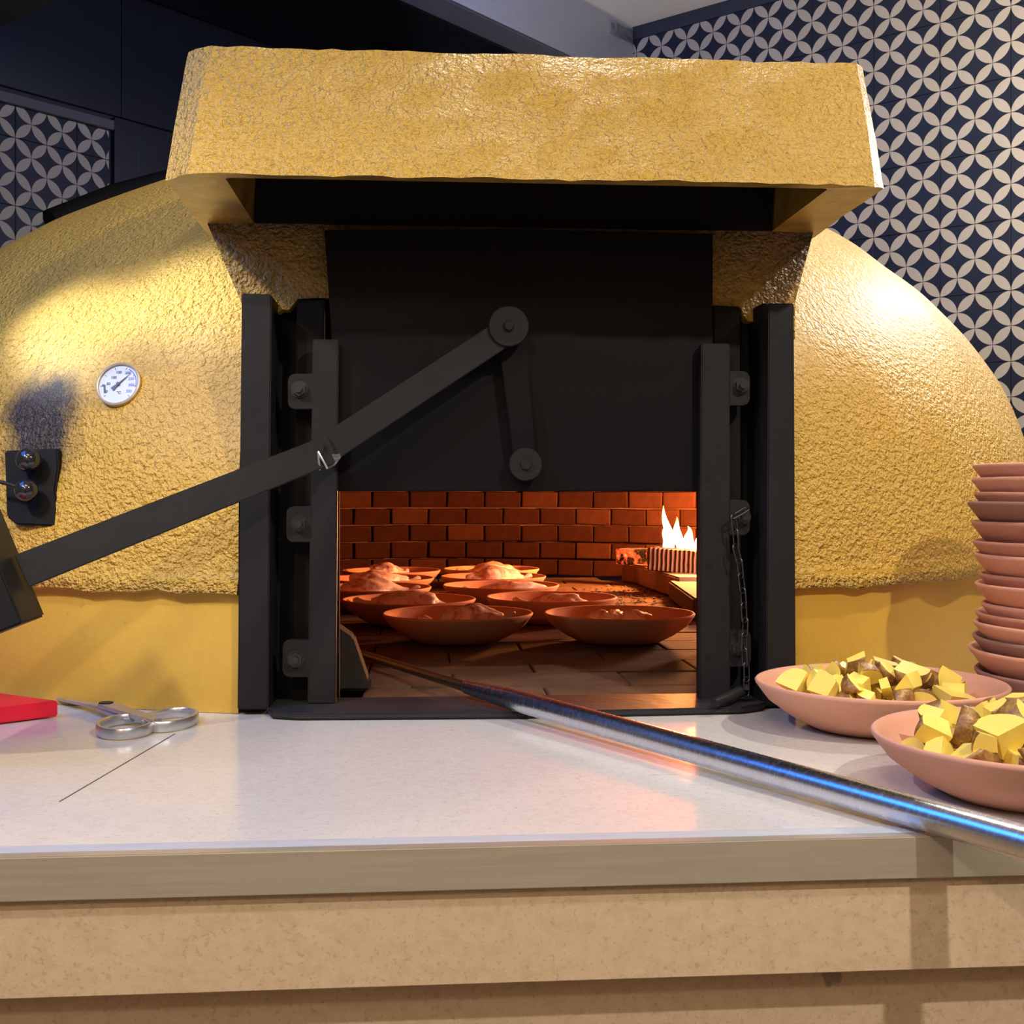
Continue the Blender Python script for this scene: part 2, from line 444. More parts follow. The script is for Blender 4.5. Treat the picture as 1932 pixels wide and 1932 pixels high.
# painted strip under the ceiling, right wall
bm = newbm(); box(bm, (lcR, -.004, zTopR-pR.z), (1.6, .006, ZC-pR.z)); t1 = link('trim_1', bm, M_STRIP, loc=pR, rot=(0,0,math.atan2(dR.y, dR.x))); tag(t1, kind='structure')
bm = newbm(); box(bm, (-1.2, -.02, zTopL-pL.z), (xEndL+.01, .006, zTopL-pL.z+.036), .004); t2 = link('trim_2', bm, M_LEDGE, loc=pL, rot=(0,0,math.atan2(dL.y, dL.x))); tag(t2, kind='structure')
bm = newbm(); box(bm, (-5, -3.2, ZC), (5, 6, ZC+.1)); tag(link('ceiling', bm, M_CEIL), kind='structure')
bm = newbm(); box(bm, (-5, -3.2, -.1), (5, 6, 0)); tag(link('floor', bm, M_FLOOR), kind='structure')

bm = newbm(); box(bm, (-5, -3.3, 0), (5, -3.2, ZC)); tag(link('wall_back', bm, mat_simple('warm_cream_wall', (.62,.50,.36), (.68,.56,.42), 3, .8)), kind='structure')
# dark steel cladding on the left wall (right of the tiles and above them)
ang = math.atan2(dL.y, dL.x)
cl = empty('steel_cladding', pL, 'dark steel sheets covering the left wall above and right of the patterned tiles', 'cladding', rotz=ang)
def sheet(x0, x1, z0, z1, y=-.012):
    bm = newbm(); box(bm, (x0, y, z0), (x1, .006, z1), .002); return link('sheet', bm, M_DARKSTEEL, cl)
zt = zTopL-pL.z
sheet(xEndL+.012, xEndL+.11, -1.0, zt+.05, -.016)
sheet(xEndL+.112, lcL-.03, -1.0, zt+.05)
sheet(-1.2, .4, zt+.056, ZC-pL.z-.01); sheet(.402, lcL-.03, zt+.056, ZC-pL.z-.01)

# ================================================================== EXTRACTOR CANOPY
zb = CAM.z + plane_hit(1197, 162, pR, dR).z - CAM.z
P1 = plane_hit(1197, 162, pR, dR) - dL*.01
nL = Vector((-dL.y, dL.x, 0))                            # from panel towards the left wall
can = empty('extractor_canopy', P1, 'large steel extractor canopy under the ceiling above the oven', 'canopy', rotz=ang)
# local: x along dL (away), y towards the left wall, z up ; panel from x=-3.4 to 0
hz = ZC-.006-P1.z
bm = newbm(); box(bm, (-3.6, 0, 0), (0, .012, hz), .002); link('front_panel', bm, M_CANOPY, can)
bm = newbm(); box(bm, (-3.6, .013, .0), (-.01, .135, .014), .003); link('lower_lip', bm, M_CANOPY, can)
wid = abs((pL-P1).dot(nL))-.03
bm = newbm(); box(bm, (-3.6, .014, hz-.03), (0, wid, hz-.012)); link('inner_top', bm, M_DARKSTEEL, can)
bm = newbm(); prism(bm, [(-3.6,.136,.002), (-3.6,.15,.002), (-3.6,.45,hz-.04), (-3.6,.435,hz-.04)], (3.58,0,0)); link('inner_slope', bm, M_DARKSTEEL, can)
# end bulkhead at the left
q0 = C2W((0-966)/F*3.95, 3.95, (926-52)/F*3.95); q1 = atZ(130, 0, q0.z)
loc = lambda p: (Vector(((p-P1).dot(dL), (p-P1).dot(nL), (p-P1).z)))
a = loc(q0); 
bm = newbm(); box(bm, (a.x-1.4, .02, a.z), (a.x, wid, hz-.035), .003); link('end_bulkhead', bm, mat_simple('dull_bulkhead_paint', (.045,.042,.045), (.06,.055,.058), 5, .6), can)
# maker's plate with its lettering on the front panel
def on_panel(px, py): return loc(plane_hit(px, py, P1, dL))
mA, mB, mC = on_panel(1149, 52), on_panel(1195, 57), on_panel(1150, 64)
zt_, zb_ = (on_panel(1194, 57).z), (on_panel(1194, 85).z)
xl, xr = on_panel(1150, 50).x, on_panel(1193, 60).x
bm = newbm(); box(bm, (xl, -.004, zb_), (xr, 0, zt_), .001); mp_ = link('maker_plate', bm, M_PLATE, can)
def text_mesh(body, size, mat, parent, M, name='lettering', bold=0.0):
    cu = bpy.data.curves.new('t', 'FONT'); cu.body = body; cu.size = size; cu.extrude = size*.01; cu.offset = bold
    cu.align_x = 'CENTER'; cu.align_y = 'CENTER'
    ob = bpy.data.objects.new('t', cu); COL.objects.link(ob)
    bpy.context.view_layer.update()
    dg = bpy.context.evaluated_depsgraph_get(); me = bpy.data.meshes.new_from_object(ob.evaluated_get(dg))
    bpy.data.objects.remove(ob); me.transform(M); me.materials.clear(); me.materials.append(mat); me.name = name
    o = bpy.data.objects.new(name, me); COL.objects.link(o); o.parent = parent; return o
RX = Matrix.Rotation(PI/2, 4, 'X')
cxm, czm, wdm, hgm = (xl+xr)/2, (zt_+zb_)/2, xr-xl, zt_-zb_
text_mesh('JEGAR', hgm*.66, M_PLATEINK, mp_, Matrix.Translation((cxm+wdm*.10, -.0045, czm+hgm*.08)) @ RX @ Matrix.Diagonal((wdm/hgm*.36, 1, 1, 1)), bold=.002)
bm = newbm(); cyl(bm, (xl+wdm*.13, -.0052, czm+hgm*.05), (xl+wdm*.13, -.004, czm+hgm*.05), hgm*.22, seg=16); link('emblem', bm, M_PLATEINK, mp_)
bm = newbm(); box(bm, (xl+wdm*.3, -.0046, czm-hgm*.33), (xr-wdm*.25, -.004, czm-hgm*.29)); link('small_print', bm, M_PLATEINK, mp_)

# ================================================================== OVEN
oven = empty('wood_oven', (0,0,T), 'large yellow plastered dome oven with black steel front and open mouth', 'oven')
XC, YC, A_L, A_R, BF, BB, H, PP, QQ, Z0 = .087, 1.103, 1.248, 1.135, 1.165, 1.42, .779, 2.212, 2.182, .146
def part(name, bm, mat, smooth=None, parent=None):      # geometry given in world coords minus (0,0,T)
    return link(name, bm, mat, parent or oven, smooth)
def W(p): return Vector((p[0], p[1], p[2]-T))           # world to oven-local
def dome_pt(psi, rho, grow=0):
    a = (A_R if math.cos(psi) > 0 else A_L)+grow; b = (BF if math.sin(psi) < 0 else BB)+grow
    z = Z0 + (H+grow)*max(0, 1-rho**PP)**(1/QQ)
    return Vector((XC+a*rho*math.cos(psi), YC+b*rho*math.sin(psi), z))
# dome shell
NP, NR = 260, 90
bm = newbm(); grid = []
for j in range(NR+1):
    th = j/NR*PI/2; rho = math.sin(th)
    row = []
    for i in range(NP):
        psi = 2*PI*i/NP
        p = dome_pt(psi, rho) if j else dome_pt(0, 0)
        q = Vector((p.x*2.2, p.y*2.2, p.z*2.2))
        out = (p-Vector((XC, YC, 0))).normalized()
        p += out*(.010*noise.noise(q) + .004*noise.noise(q*4))
        row.append(p)
    grid.append(row)
# ragged lower edge of the rough coat, with a small returned lip
lip = []
for i in range(NP):
    psi = 2*PI*i/NP; p = dome_pt(psi, 1.0); e = Vector((math.cos(psi), math.sin(psi), 0))
    r = .008*noise.noise(Vector((psi*9, 0, 0)))+.006*noise.noise(Vector((psi*31, 2, 0)))
    grid[NR][i] = p + e*(.010+.006*noise.noise(Vector((psi*14, 5, 0)))) + Vector((0,0,r))
    lip.append(p - e*.012 + Vector((0,0,r-.004)))
grid.append(lip)
vt = bm.verts.new(grid[0][0]); V = [[vt]*NP]
for row in grid[1:]: V.append([bm.verts.new(p) for p in row])
XCL, XCR = W(atY(450, 900, -.02)).x, W(atY(1497, 900, -.02)).x
def cut(c): return XCL < c.x < XCR and c.z < .60 and c.y < .45
for j in range(len(V)-1):
    for i in range(NP):
        i2 = (i+1) % NP
        q = [V[j][i], V[j+1][i], V[j+1][i2], V[j][i2]] if j else [vt, V[1][i], V[1][i2]]
        bm.faces.new(q)
def cut_mouth(bm):
    for x in (XCL, XCR): bmesh.ops.bisect_plane(bm, geom=bm.verts[:]+bm.edges[:]+bm.faces[:], plane_co=(x,0,0), plane_no=(1,0,0))
    bmesh.ops.delete(bm, geom=[f for f in bm.faces if cut(f.calc_center_median())], context='FACES')
cut_mouth(bm)
bm.normal_update()
DT = BVHTree.FromBMesh(bm)
def hit_dome(px, py):
    r = ray(px, py); l = DT.ray_cast(W(CAM), r.normalized()); return l[0], (l[1] if l[1].dot(r) < 0 else -l[1])
h, nn = hit_dome(72, 800); PLUME = Vector((h.x, h.y, h.z+T))
part('dome', bm, mat_plaster('yellow_rough_plaster', soot_damper), 180)
# smooth lower band
bm = newbm(); rows = []
for z in [0.0, .03, .06, .09, .12, .165]:
    row = []
    for i in range(NP):
        psi = 2*PI*i/NP; p = dome_pt(psi, 1.0); e = Vector((math.cos(psi), math.sin(psi), 0))
        row.append(bm.verts.new(Vector((p.x, p.y, z)) - e*(.004-.004*noise.noise(Vector((psi*6, z*9, 1))))))
    rows.append(row)
for j in range(len(rows)-1):
    for i in range(NP):
        i2 = (i+1) % NP; q = [rows[j][i], rows[j][i2], rows[j+1][i2], rows[j+1][i]]
        bm.faces.new(q)
cut_mouth(bm)
part('base_band', bm, mat_plaster('yellow_smooth_plaster', None, smoothp=True), 180)
# plaster portal around the door
YP = .03
def PY(l, Y): return [W(atY(x, y, Y)) for x, y in l]
outl = [(385,150),(1537,150),(1537,430),(1518,500),(1500,570),(1500,640),(1440,640),(1438,578),(1432,596),(1424,607),(1412,606),(1404,596),(1398,580),(1370,577),(1344,576),(1320,560),(1320,470),(640,470),(636,562),(600,562),(562,564),(552,576),(545,585),(532,584),(523,591),(517,582),(514,560),(514,640),(456,640),(456,560),(425,490),(385,410)]
bm = newbm(); prism(bm, PY(outl, YP), (0,.10,0))
bmesh.ops.triangulate(bm, faces=[f for f in bm.faces if len(f.verts) > 4])
bmesh.ops.subdivide_edges(bm, edges=[e for e in bm.edges if e.calc_length() > .05], cuts=3, use_grid_fill=False)
bmesh.ops.triangulate(bm, faces=bm.faces)
M_PORTAL = mat_plaster('smoked_shaded_plaster', soot_shade_portal, 1.0)
part('portal_plaster', bm, M_PORTAL)
# cheeks closing the portal back to the dome
for s, xa, xb in ((-1, 385, 430), (1, 1537, 1490)):
    bm = newbm()
    x0 = W(atY(xa, 400, YP)).x; x1 = W(atY(457 if s < 0 else 1499, 560, YP)).x
    prism(bm, [(x0, YP+.02, .76), (x0, YP+.02, .61), (x1, YP+.02, .50), (x1, YP+.02, .0), (x1-s*.015, YP+.02, 0), (x1-s*.015, YP+.02, .50), (x1-s*.10, YP+.02, .56), (x1-s*.10, YP+.02, .76)], (0,.45,0))
    part('portal_cheek', bm, M_PORTAL)
xl_in, xr_in = W(atY(640, 900, .0)).x, W(atY(1318, 900, .0)).x
zlin = .47
bm = newbm(); box(bm, (xl_in-.08, .14, zlin), (xr_in+.08, .5, .60)); part('portal_lintel', bm, M_BRICK)
for s, x in ((-1, xl_in-.03), (1, xr_in+.062)):
    bm = newbm(); box(bm, (min(x, x+s*.045), .07, 0), (max(x, x+s*.045), .24, zlin)); part('mouth_jamb', bm, M_BRICK)

# chimney hood with leaning front
HZ0 = W(atY(390, 410, 0)).z                 # height of its lower edge
zr = HZ0 + T - CAM.z
def at_h(px, py): return W(atZ(px, py, HZ0+T))
fl, fr_ = at_h(297, 322), at_h(1680, 353)
YF = (fl.y+fr_.y)/2
il, ir = at_h(432, 345), at_h(1545, 358)
xL, xR = fl.x, fr_.x
ztop = W(atD(990, 103, 1.43)).z; ytop = W(atD(990, 103, 1.43)).y
tl, tr = W(atY(352, 100, ytop)), W(atY(1634, 116, ytop))
def hood_mesh():
    bm = newbm()
    th = .018; thS = .066
    def quadbox(A, B):   # A: 4 lower pts, B: 4 upper pts
        va = [bm.verts.new(p) for p in A]; vb = [bm.verts.new(p) for p in B]
        bm.faces.new(va[::-1]); bm.faces.new(vb)
        for k in range(4): bm.faces.new((va[k], va[(k+1)%4], vb[(k+1)%4], vb[k]))
    z0, z1 = HZ0, ztop
    # outline (outer) bottom: with chamfered front corners; built as solid walls
    ob = [(xL, .30), (xL, YF+.035), (xL+.03, YF), (xR-.018, YF), (xR, YF+.02), (xR, .30)]
    ot = [(tl.x, .30), (tl.x, ytop+.02), (tl.x+.03, ytop), (tr.x-.012, ytop), (tr.x, ytop+.014), (tr.x, .30)]
    ib = [(xL+thS, .30), (xL+thS, YF+th+.004), (xL+thS+.004, YF+th), (xR-thS-.004, YF+th), (xR-thS, YF+th+.004), (xR-thS, .30)]
    it = [(tl.x+thS, .30), (tl.x+thS, ytop+.03), (tl.x+thS+.004, ytop+.03), (tr.x-thS-.004, ytop+.03), (tr.x-thS, ytop+.03), (tr.x-thS, .30)]
    NZ = 14
    def lay(b, t, z_0, z_1, bulge):
        # resample horizontally
        rows = []
        for k in range(NZ+1):
            f = k/NZ; pts = []
            for (p, q), (p2, q2), n in zip(zip(b, t), zip(b[1:], t[1:]), (8, 3, 44, 3, 8)):
                A = Vector((p[0]*(1-f)+q[0]*f, p[1]*(1-f)+q[1]*f, z_0*(1-f)+z_1*f))
                B = Vector((p2[0]*(1-f)+q2[0]*f, p2[1]*(1-f)+q2[1]*f, z_0*(1-f)+z_1*f))
                for m_ in range(n): pts.append(A.lerp(B, m_/n))
            pts.append(B)
            if bulge:
                for p in pts:
                    nz = Vector((p.x*6, p.y*6, p.z*6))
                    p += Vector((.004*noise.noise(nz*1.0), -.003*noise.noise(nz*.7+Vector((3,1,2)))-.002*noise.noise(nz*4), .004*noise.noise(nz*2+Vector((9,9,9)))*.5 + .0025*noise.noise(nz*7)))
            rows.append([bm.verts.new(p) for p in pts])
        for A, B in zip(rows, rows[1:]):
            for k in range(len(A)-1): bm.faces.new((A[k], A[k+1], B[k+1], B[k]))
        return rows
    O = lay(ob, ot, z0, z1, True); I = lay(ib, it, z0, z1-.02, False)
    n = len(O[0]); ISET = set(v for r in I for v in r)
    for f in bm.faces:
        if all(v in ISET for v in f.verts): f.material_index = 1
    for k in range(n-1): bm.faces.new((O[0][k+1], O[0][k], I[0][k], I[0][k+1])).material_index = 1       # underside rim
    for k in range(n-1): bm.faces.new((O[-1][k], O[-1][k+1], I[-1][k+1], I[-1][k]))
    bm.faces.new([v for v in I[-1]])                                                     # inner ceiling
    return bm
hm = hood_mesh()
def soot_under(m, P): return m.ramp(m.noise(14, 4, .65, P), [(.35, (.42,.42,.42)), (.62, (.85,.85,.85))])
hood = part('chimney_hood', hm, [mat_plaster('yellow_hood_plaster', None, 1.1), mat_plaster('sooty_hood_underside', soot_under, 1.0, True)], 35)
# black sheets standing for soot and shade inside the hood
bm = newbm()
box(bm, (xL+.067, YP-.006, HZ0+.0), (xR-.067, YP, ztop-.022))
box(bm, (xL+.067, YF+.0205, HZ0+.004), (xR-.067, YF+.0215, HZ0+.02))
part('soot_shade_lining', bm, M_BLACK2)

# inner chamber
RIX, RIF, RIB = 1.06, 1.05, 1.30
CXI = XC
def in_pt(psi, r=0, z=0):
    b = RIF if math.sin(psi) < 0 else RIB
    return Vector((CXI+(RIX+r)*math.cos(psi), YC+(b+r)*math.sin(psi), z))
bm = newbm(); V = []
lev = [(0, 0), (.12, 0), (.24, 0), (.36, 0)] + [(.36+.26*math.sin(t), -1.08*(1-math.cos(t))) for t in [k*PI/2/7 for k in range(1, 8)]]
for z, dr in lev: V.append([bm.verts.new(in_pt(2*PI*i/96, dr, z)) for i in range(96)])
def icut(c): return xl_in-.05 < c.x < xr_in+.09 and c.y < .5 and c.z < .5
for A, B in zip(V, V[1:]):
    for i in range(96):
        q = [A[i], A[(i+1) % 96], B[(i+1) % 96], B[i]]
        if icut(sum((v.co for v in q), Vector())/4): continue
        bm.faces.new(q)
bm.faces.new(V[-1])
chamber = part('chamber_wall', bm, M_MORTAR, 60)
# bricks of the chamber wall seen through the mouth
brick_meshes = []
for k in range(6):
    bm = newbm(); box(bm, (-.0575, -.004, -.0245), (.0575, .02, .0245), .004)
    for v in bm.verts: v.co += Vector((noise.noise(v.co*40+Vector((k,0,0))), noise.noise(v.co*40+Vector((0,k,3))), noise.noise(v.co*40+Vector((5,k,0)))))*.002
    me = bpy.data.meshes.new('brick'); bmesh.ops.recalc_face_normals(bm, faces=bm.faces); bm.to_mesh(me); bm.free(); me.materials.append(M_BRICK if k % 3 else M_BRICK2); brick_meshes.append(me)
row = 0; z = .028
while z < .42:
    psi = math.radians(38) + (row % 2)*.05
    while psi < math.radians(146):
        p = in_pt(psi, -.004, z); q = in_pt(psi+.001, -.004, z); t = (q-p).normalized(); step = .122/((q-p).length/.001)
        o = bpy.data.objects.new('brick', random.choice(brick_meshes)); COL.objects.link(o); o.parent = chamber
        o.location = p + Vector((t.y, -t.x, 0))*random.uniform(-.003, .004) ; o.rotation_euler = (random.uniform(-.03,.03), random.uniform(-.02,.02), math.atan2(t.y, t.x)+random.uniform(-.02,.02))
        psi += step
    z += .0535; row += 1
# hearth
bm = newbm(); V = [bm.verts.new(in_pt(2*PI*i/96, -.002, -.016)) for i in range(96)]; bm.faces.new(V)
box(bm, (xl_in-.12, .040, -.03), (xr_in+.11, .35, -.016))
hearth = part('hearth', bm, M_MORTAR)
hm_cache = []
for k in range(5):
    bm = newbm(); box(bm, (-.123, -.0605, -.015), (.123, .0605, 0), .003)
    me = bpy.data.meshes.new('hearth_brick'); bmesh.ops.recalc_face_normals(bm, faces=bm.faces); bm.to_mesh(me); bm.free(); me.materials.append(M_HEARTH); hm_cache.append(me)
j = 0; y = .105
while y < 2.3:
    x = -1.2 + (j % 2)*.124
    while x < 1.3:
        c = Vector((x, y, 0)); dx, dy = (c.x-CXI)/RIX, (c.y-YC)/(RIF if c.y < YC else RIB)
        ins = math.hypot(dx, dy) < .93 or (xl_in-.1 < c.x < xr_in+.1 and y < .3)
        if ins:
            o = bpy.data.objects.new('hearth_brick', hm_cache[random.randrange(5)]); COL.objects.link(o); o.parent = hearth
            o.location = (x, y, random.uniform(-.0015, .0005)-.0005); o.rotation_euler = (0, 0, random.uniform(-.006,.006))
        x += .248
    y += .123; j += 1
# raised firewood ledge on the right
def fz(px, py): return W(atZ(px, py, T))
def fd(px, d, z): p = atD(px, 926, d); return Vector((p.x, p.y, z))
lz = .056
a0, a1 = fd(1279, 3.02, lz), fd(1196, 3.55, lz)
bm = newbm()
prism(bm, [a0, a1, fd(1172, 3.62, lz), fd(1300, 3.75, lz), fd(1560, 3.5, lz), fd(1560, 3.02, lz)], (0,0,-lz+.001), bevel=.004)
part('fire_ledge', bm, mat_simple('ledge_slab', (.42,.26,.16), (.22,.13,.09), 16, .8, 0, .4))
bm = newbm()
b0 = [fd(1308, 2.55, .046), fd(1262, 3.04, .046), fd(1560, 3.0, .046), fd(1560, 2.5, .046)]
prism(bm, b0, (0,0,-.045), bevel=.004)
part('ledge_kerb', bm, mat_simple('sooty_slab', (.16,.11,.09), (.09,.06,.05), 16, .85, 0, .5))
# loose ash drift on the floor by the ledge
bm = newbm()
cx = fd(1190, 3.1, .001)
for k in range(240):
    r = random.random()**.6*.22; a_ = random.uniform(0, 2*PI)
    p = Vector((cx.x+r*math.cos(a_)*.6, cx.y+r*math.sin(a_)*1.7, .002)); s_ = random.uniform(.0015, .005)
    if p.x > cx.x+.1: continue
    bmesh.ops.create_icosphere(bm, subdivisions=1, radius=s_, matrix=Matrix.Translation(p) @ Matrix.Diagonal((1,1,.45,1)))
ash = part('ash_crumbs', bm, M_ASH); ash['kind'] = 'stuff'

# ---- steel front
YB = .03
def slab(name, quad, Y0, Y1, mat=M_BLACK, bevel=.0015, parent=None):
    bm = newbm(); prism(bm, PY(quad, Y0), (0, Y1-Y0, 0), bevel=bevel); return part(name, bm, mat, parent=parent)
slab('frame_post', [(456,553),(512,555),(506,1339),(448,1339)], -.035, .10)
slab('frame_post', [(1450,572),(1498,572),(1502,1334),(1446,1334)], -.035, .10)
slab('frame_web', [(1437,572),(1449,572),(1445,1332),(1433,1332)], -.01, .10, M_BLACK2)
slab('back_plate', [(505,560),(640,560),(640,1330),(500,1330)], .055, .069, M_BLACK2)
slab('back_plate', [(1318,560),(1440,560),(1440,1330),(1318,1330)], .055, .069, M_BLACK2)
slab('guide_channel', [(560,566),(612,566),(606,1326),(552,1326)], .022, .054, M_BLACK2)
slab('guide_channel', [(1346,578),(1396,578),(1400,1322),(1345,1322)], .022, .054, M_BLACK2)
railL = slab('door_rail', [(590,640),(639,640),(633,1328),(580,1328)], -.012, .003)
railR = slab('door_rail', [(1323,648),(1377,648),(1378,1322),(1320,1326)], -.012, .003)
def tab(quad, rail, nut):
    pts = []
    # rounded outer corners
    (x0,y0),(x1,y1) = quad; r = 14; left = x0 < x1 and nut[0] < 900
    P = []
    if nut[0] < 900: # outer side on the left
        P = [(x1,y0)]
        for k in range(6): a_ = math.radians(90+k*18); P.append((x0+r+r*math.cos(a_), y0+r-r*math.sin(a_)))
        for k in range(6): a_ = math.radians(180+k*18); P.append((x0+r+r*math.cos(a_), y1-r-r*math.sin(a_)))
        P.append((x1,y1))
    else:
        P = [(x0,y1)]
        for k in range(6): a_ = math.radians(-90+k*18); P.append((x1-r+r*math.cos(a_), y1-r-r*math.sin(a_)))
        for k in range(6): a_ = math.radians(k*18); P.append((x1-r+r*math.cos(a_), y0+r-r*math.sin(a_)))
        P.append((x0,y0))
    slab('bolt_tab', P, -.0115, -.0015, parent=rail, bevel=.0006)
    c = W(atY(nut[0], nut[1], -.0115))
    bm = newbm(); cyl(bm, c+Vector((0,.001,0)), c-Vector((0,.0015,0)), .0105, seg=24)
    cyl(bm, c, c-Vector((0,.009,0)), .0088, seg=6); cyl(bm, c, c-Vector((0,.014,0)), .0045, seg=14)
    part('bolt', bm, mat_simple('bolt_steel', (.05,.047,.048), (.03,.028,.028), 40, .35, .6), 30, rail)
for q, n_ in ((((543,705),(592,772)),(565,735)), (((540,955),(588,1023)),(565,988)), (((533,1207),(585,1278)),(558,1243))): tab(q, railL, n_)
for q, n_ in ((((1376,700),(1415,765)),(1398,728)), (((1376,943),(1415,1010)),(1401,975)), (((1376,1188),(1417,1258)),(1391,1222))): tab(q, railR, n_)
for px, py in ((1336,902), (1338,1069), (1338,1241)):
    c = W(atY(px, py, -.0125)); bm = newbm(); cyl(bm, c, c+Vector((0,.001,0)), .0042, seg=16)
    part('hole_disc', bm, NT('hole_black', (.001,.001,.001), .9).m, None, railR)  # flat black disc, painting in the dark of a hole
# lifting door
door = slab('lifting_door', [(612,434),(980,432),(1345,441),(1345,700),(1340,927),(636,927),(630,700)], .008, .020, M_DOOR, .001)
# link bar hanging on the door
def bar(name, p0, p1, w0, w1, y0, y1, th, parent, mat=M_BLACK, round0=None, round1=None):
    A = W(atY(*p0, y0)); B = W(atY(*p1, y1)); d = (B-A).normalized(); s = d.cross(Vector((0,1,0))).normalized()
    bm = newbm(); prism(bm, [A+s*w0/2, B+s*w1/2, B-s*w1/2, A-s*w0/2], (0,th,0), bevel=.001)
    return part(name, bm, mat, parent=parent), A, B, d
lk, A, B, d_ = bar('link_bar', (966,640), (992,878), .034, .028, -.012, -.012, .008, door, M_DOOR)
for (px, py, r, yy) in ((992,876,.0205,-.016), ):
    c = W(atY(px, py, yy)); bm = newbm(); cyl(bm, c, c+Vector((0,.012,0)), r, seg=40); cyl(bm, c, c-Vector((0,.004,0)), .007, seg=20)
    cyl(bm, c-Vector((0,.0005,0)), c+Vector((0,.001,0)), .012, seg=28)
    bmesh.ops.bevel(bm, geom=[e for e in bm.edges if e.calc_face_angle(0) > 1], offset=.0008, segments=1, affect='EDGES')
    part('link_disc', bm, M_BLACK, 40, door)
# counterweight lever, oven > lever > pieces
lev_ = bar('counterweight_lever', (966,618), (600,858), .033, .035, -.034, -.050, .008, oven)[0]
bar('lower_arm', (628,846), (40,1078), .0345, .0355, -.058, -.26, .008, lev_)
c = W(atY(960,615,-.040)); bm = newbm(); cyl(bm, c, c+Vector((0,.012,0)), .0245, seg=44); cyl(bm, c-Vector((0,.005,0)), c, .0065, seg=6); cyl(bm, c+Vector((0,.003,0)), c+Vector((0,.048,0)), .012, seg=24)
bmesh.ops.bevel(bm, geom=[e for e in bm.edges if e.calc_face_angle(0) > 1], offset=.0008, segments=1, affect='EDGES')
part('pivot_disc', bm, M_BLACK, 40, lev_)
c = W(atY(599,846,-.060)); bm = newbm(); cyl(bm, c-Vector((0,.010,0)), c+Vector((0,.012,0)), .0085, seg=24); cyl(bm, c-Vector((0,.004,0)), c-Vector((0,.002,0)), .012, seg=24)
part('pivot_pin', bm, M_BLACK, 40, lev_)
bm = newbm()
for e in ((603,887),(618,884)):
    tube(bm, [W(atY(600,852,-.071)), W(atY((600+e[0])/2, (852+e[1])/2, -.072)), W(atY(*e, -.069))], .0014, 6)
part('split_pin', bm, M_SCISS, 40, lev_)
c = W(atY(640,866,-.0585)); bm = newbm()
pts = [(606,866),(622,858),(640,856),(644,862),(632,878),(618,885),(610,880)]
prism(bm, PY(pts, -.0605), (0,.002,0)); part('weld_scar', bm, mat_simple('bare_weld', (.12,.12,.11), (.07,.07,.065), 60, .4, .5, .5), None, lev_)
# counterweight block
dA = W(atY(600,858,-.06)); dB = W(atY(40,1078,-.26))
along = (dB-dA); along.y = 0; along.normalize(); perp = along.cross(Vector((0,1,0))).normalized()
if perp.z > 0: perp = -perp
yb0, yb1 = -.305, -.235
nB = W(atY(85,1162,yb1)); nA = W(atY(8,975,yb1)); ax = (nA-nB); ax.y = 0; L_ = ax.length; ax.normalize()
sd = Vector((-1,0,0)); sd = (sd - ax*sd.dot(ax)).normalized()
bm = newbm(); prism(bm, [nB, nB+ax*(L_+.09), nB+ax*(L_+.09)+sd*.12, nB+sd*.12], (0, yb0-yb1, 0), bevel=.002)
part('counterweight', bm, M_BLACK, parent=lev_)
# sill plate
pl = [W(atZ(x, y, T+.006)) for x, y in ((505,1340),(512,1347),(560,1350),(980,1347),(1400,1338),(1436,1333),(1446,1328),(1430,1322))]
pl = [Vector((p.x, p.y, .0005)) for p in pl]
pl += [Vector((pl[-1].x, .035, .0005)), Vector((pl[0].x, .035, .0005))]
bm = newbm(); prism(bm, pl, (0,0,.008), bevel=.002); part('sill_plate', bm, mat_simple('worn_black_sill', (.014,.014,.017), (.03,.028,.03), 30, .5, .0, .3, 50, .3))

# ---- thermometer set in the plaster
hp, hn = hit_dome(228, 729)
hn = (hn + Vector((.25,-.9,.0))*.35).normalized()
zax = hn; xax = Vector((0,0,1)).cross(zax).normalized(); yax = zax.cross(xax)
MT = Matrix((xax, yax, zax)).transposed().to_4x4(); MT.translation = hp + hn*.0055
th_ = empty('thermometer', (0,0,0)); th_.parent = oven
def tp(name, bm, mat, smooth=None, par=None):
    bm.transform(MT); return link(name, bm, mat, par or th_, smooth)
R_ = .0295
bm = newbm(); lathe(bm, [(0,-.02),(R_,-.02),(R_,.004),(R_-.0015,.0048),(R_-.003,.004),(R_-.003,.0)], 48); 
dial_case = None
th_o = tp('case', bm, M_TRIM, 40)
bm = newbm(); cyl(bm, (0,0,-.004), (0,0,.0012), R_-.0028, seg=48); tp('dial', bm, M_WHITE)
def dial(body, x, y, s=.0052, m=M_INK):
    return text_mesh(body, s, m, th_, MT @ Matrix.Translation((x*R_*1.12, y*R_*1.12, .0014)), 'numeral', bold=.0002)
for t_, x, y, m in (('0',-.44,-.30,M_INK),('50',-.42,.02,M_INK),('100',-.24,.28,M_INK),('150',-.06,.50,M_INK),('200',.32,.47,M_INK),('250',.48,.22,M_BLUEINK),('300',.52,-.04,M_BLUEINK),('350',.46,-.30,M_BLUEINK),('°C',.06,-.36,M_INK)): dial(t_, x, y, m=m)
bm = newbm()
for k in range(15):
    a_ = math.radians(225-k*270/14); cs, sn = math.cos(a_), math.sin(a_)
    if k % 2 == 0: tube(bm, [(cs*R_*.72, sn*R_*.72, .0015), (cs*R_*.82, sn*R_*.82, .0015)], .0003, 4)
tp('tick_marks', bm, M_INK)
bm = newbm()
pts = [(math.cos(math.radians(62-k*6))*R_*.80, math.sin(math.radians(62-k*6))*R_*.80, .0015) for k in range(13)]
tube(bm, pts, .0008, 5, flat=.3); tp('blue_arc', bm, M_BLUEINK)
bm = newbm(); pa = math.radians(45); dx, dy = math.cos(pa), math.sin(pa)
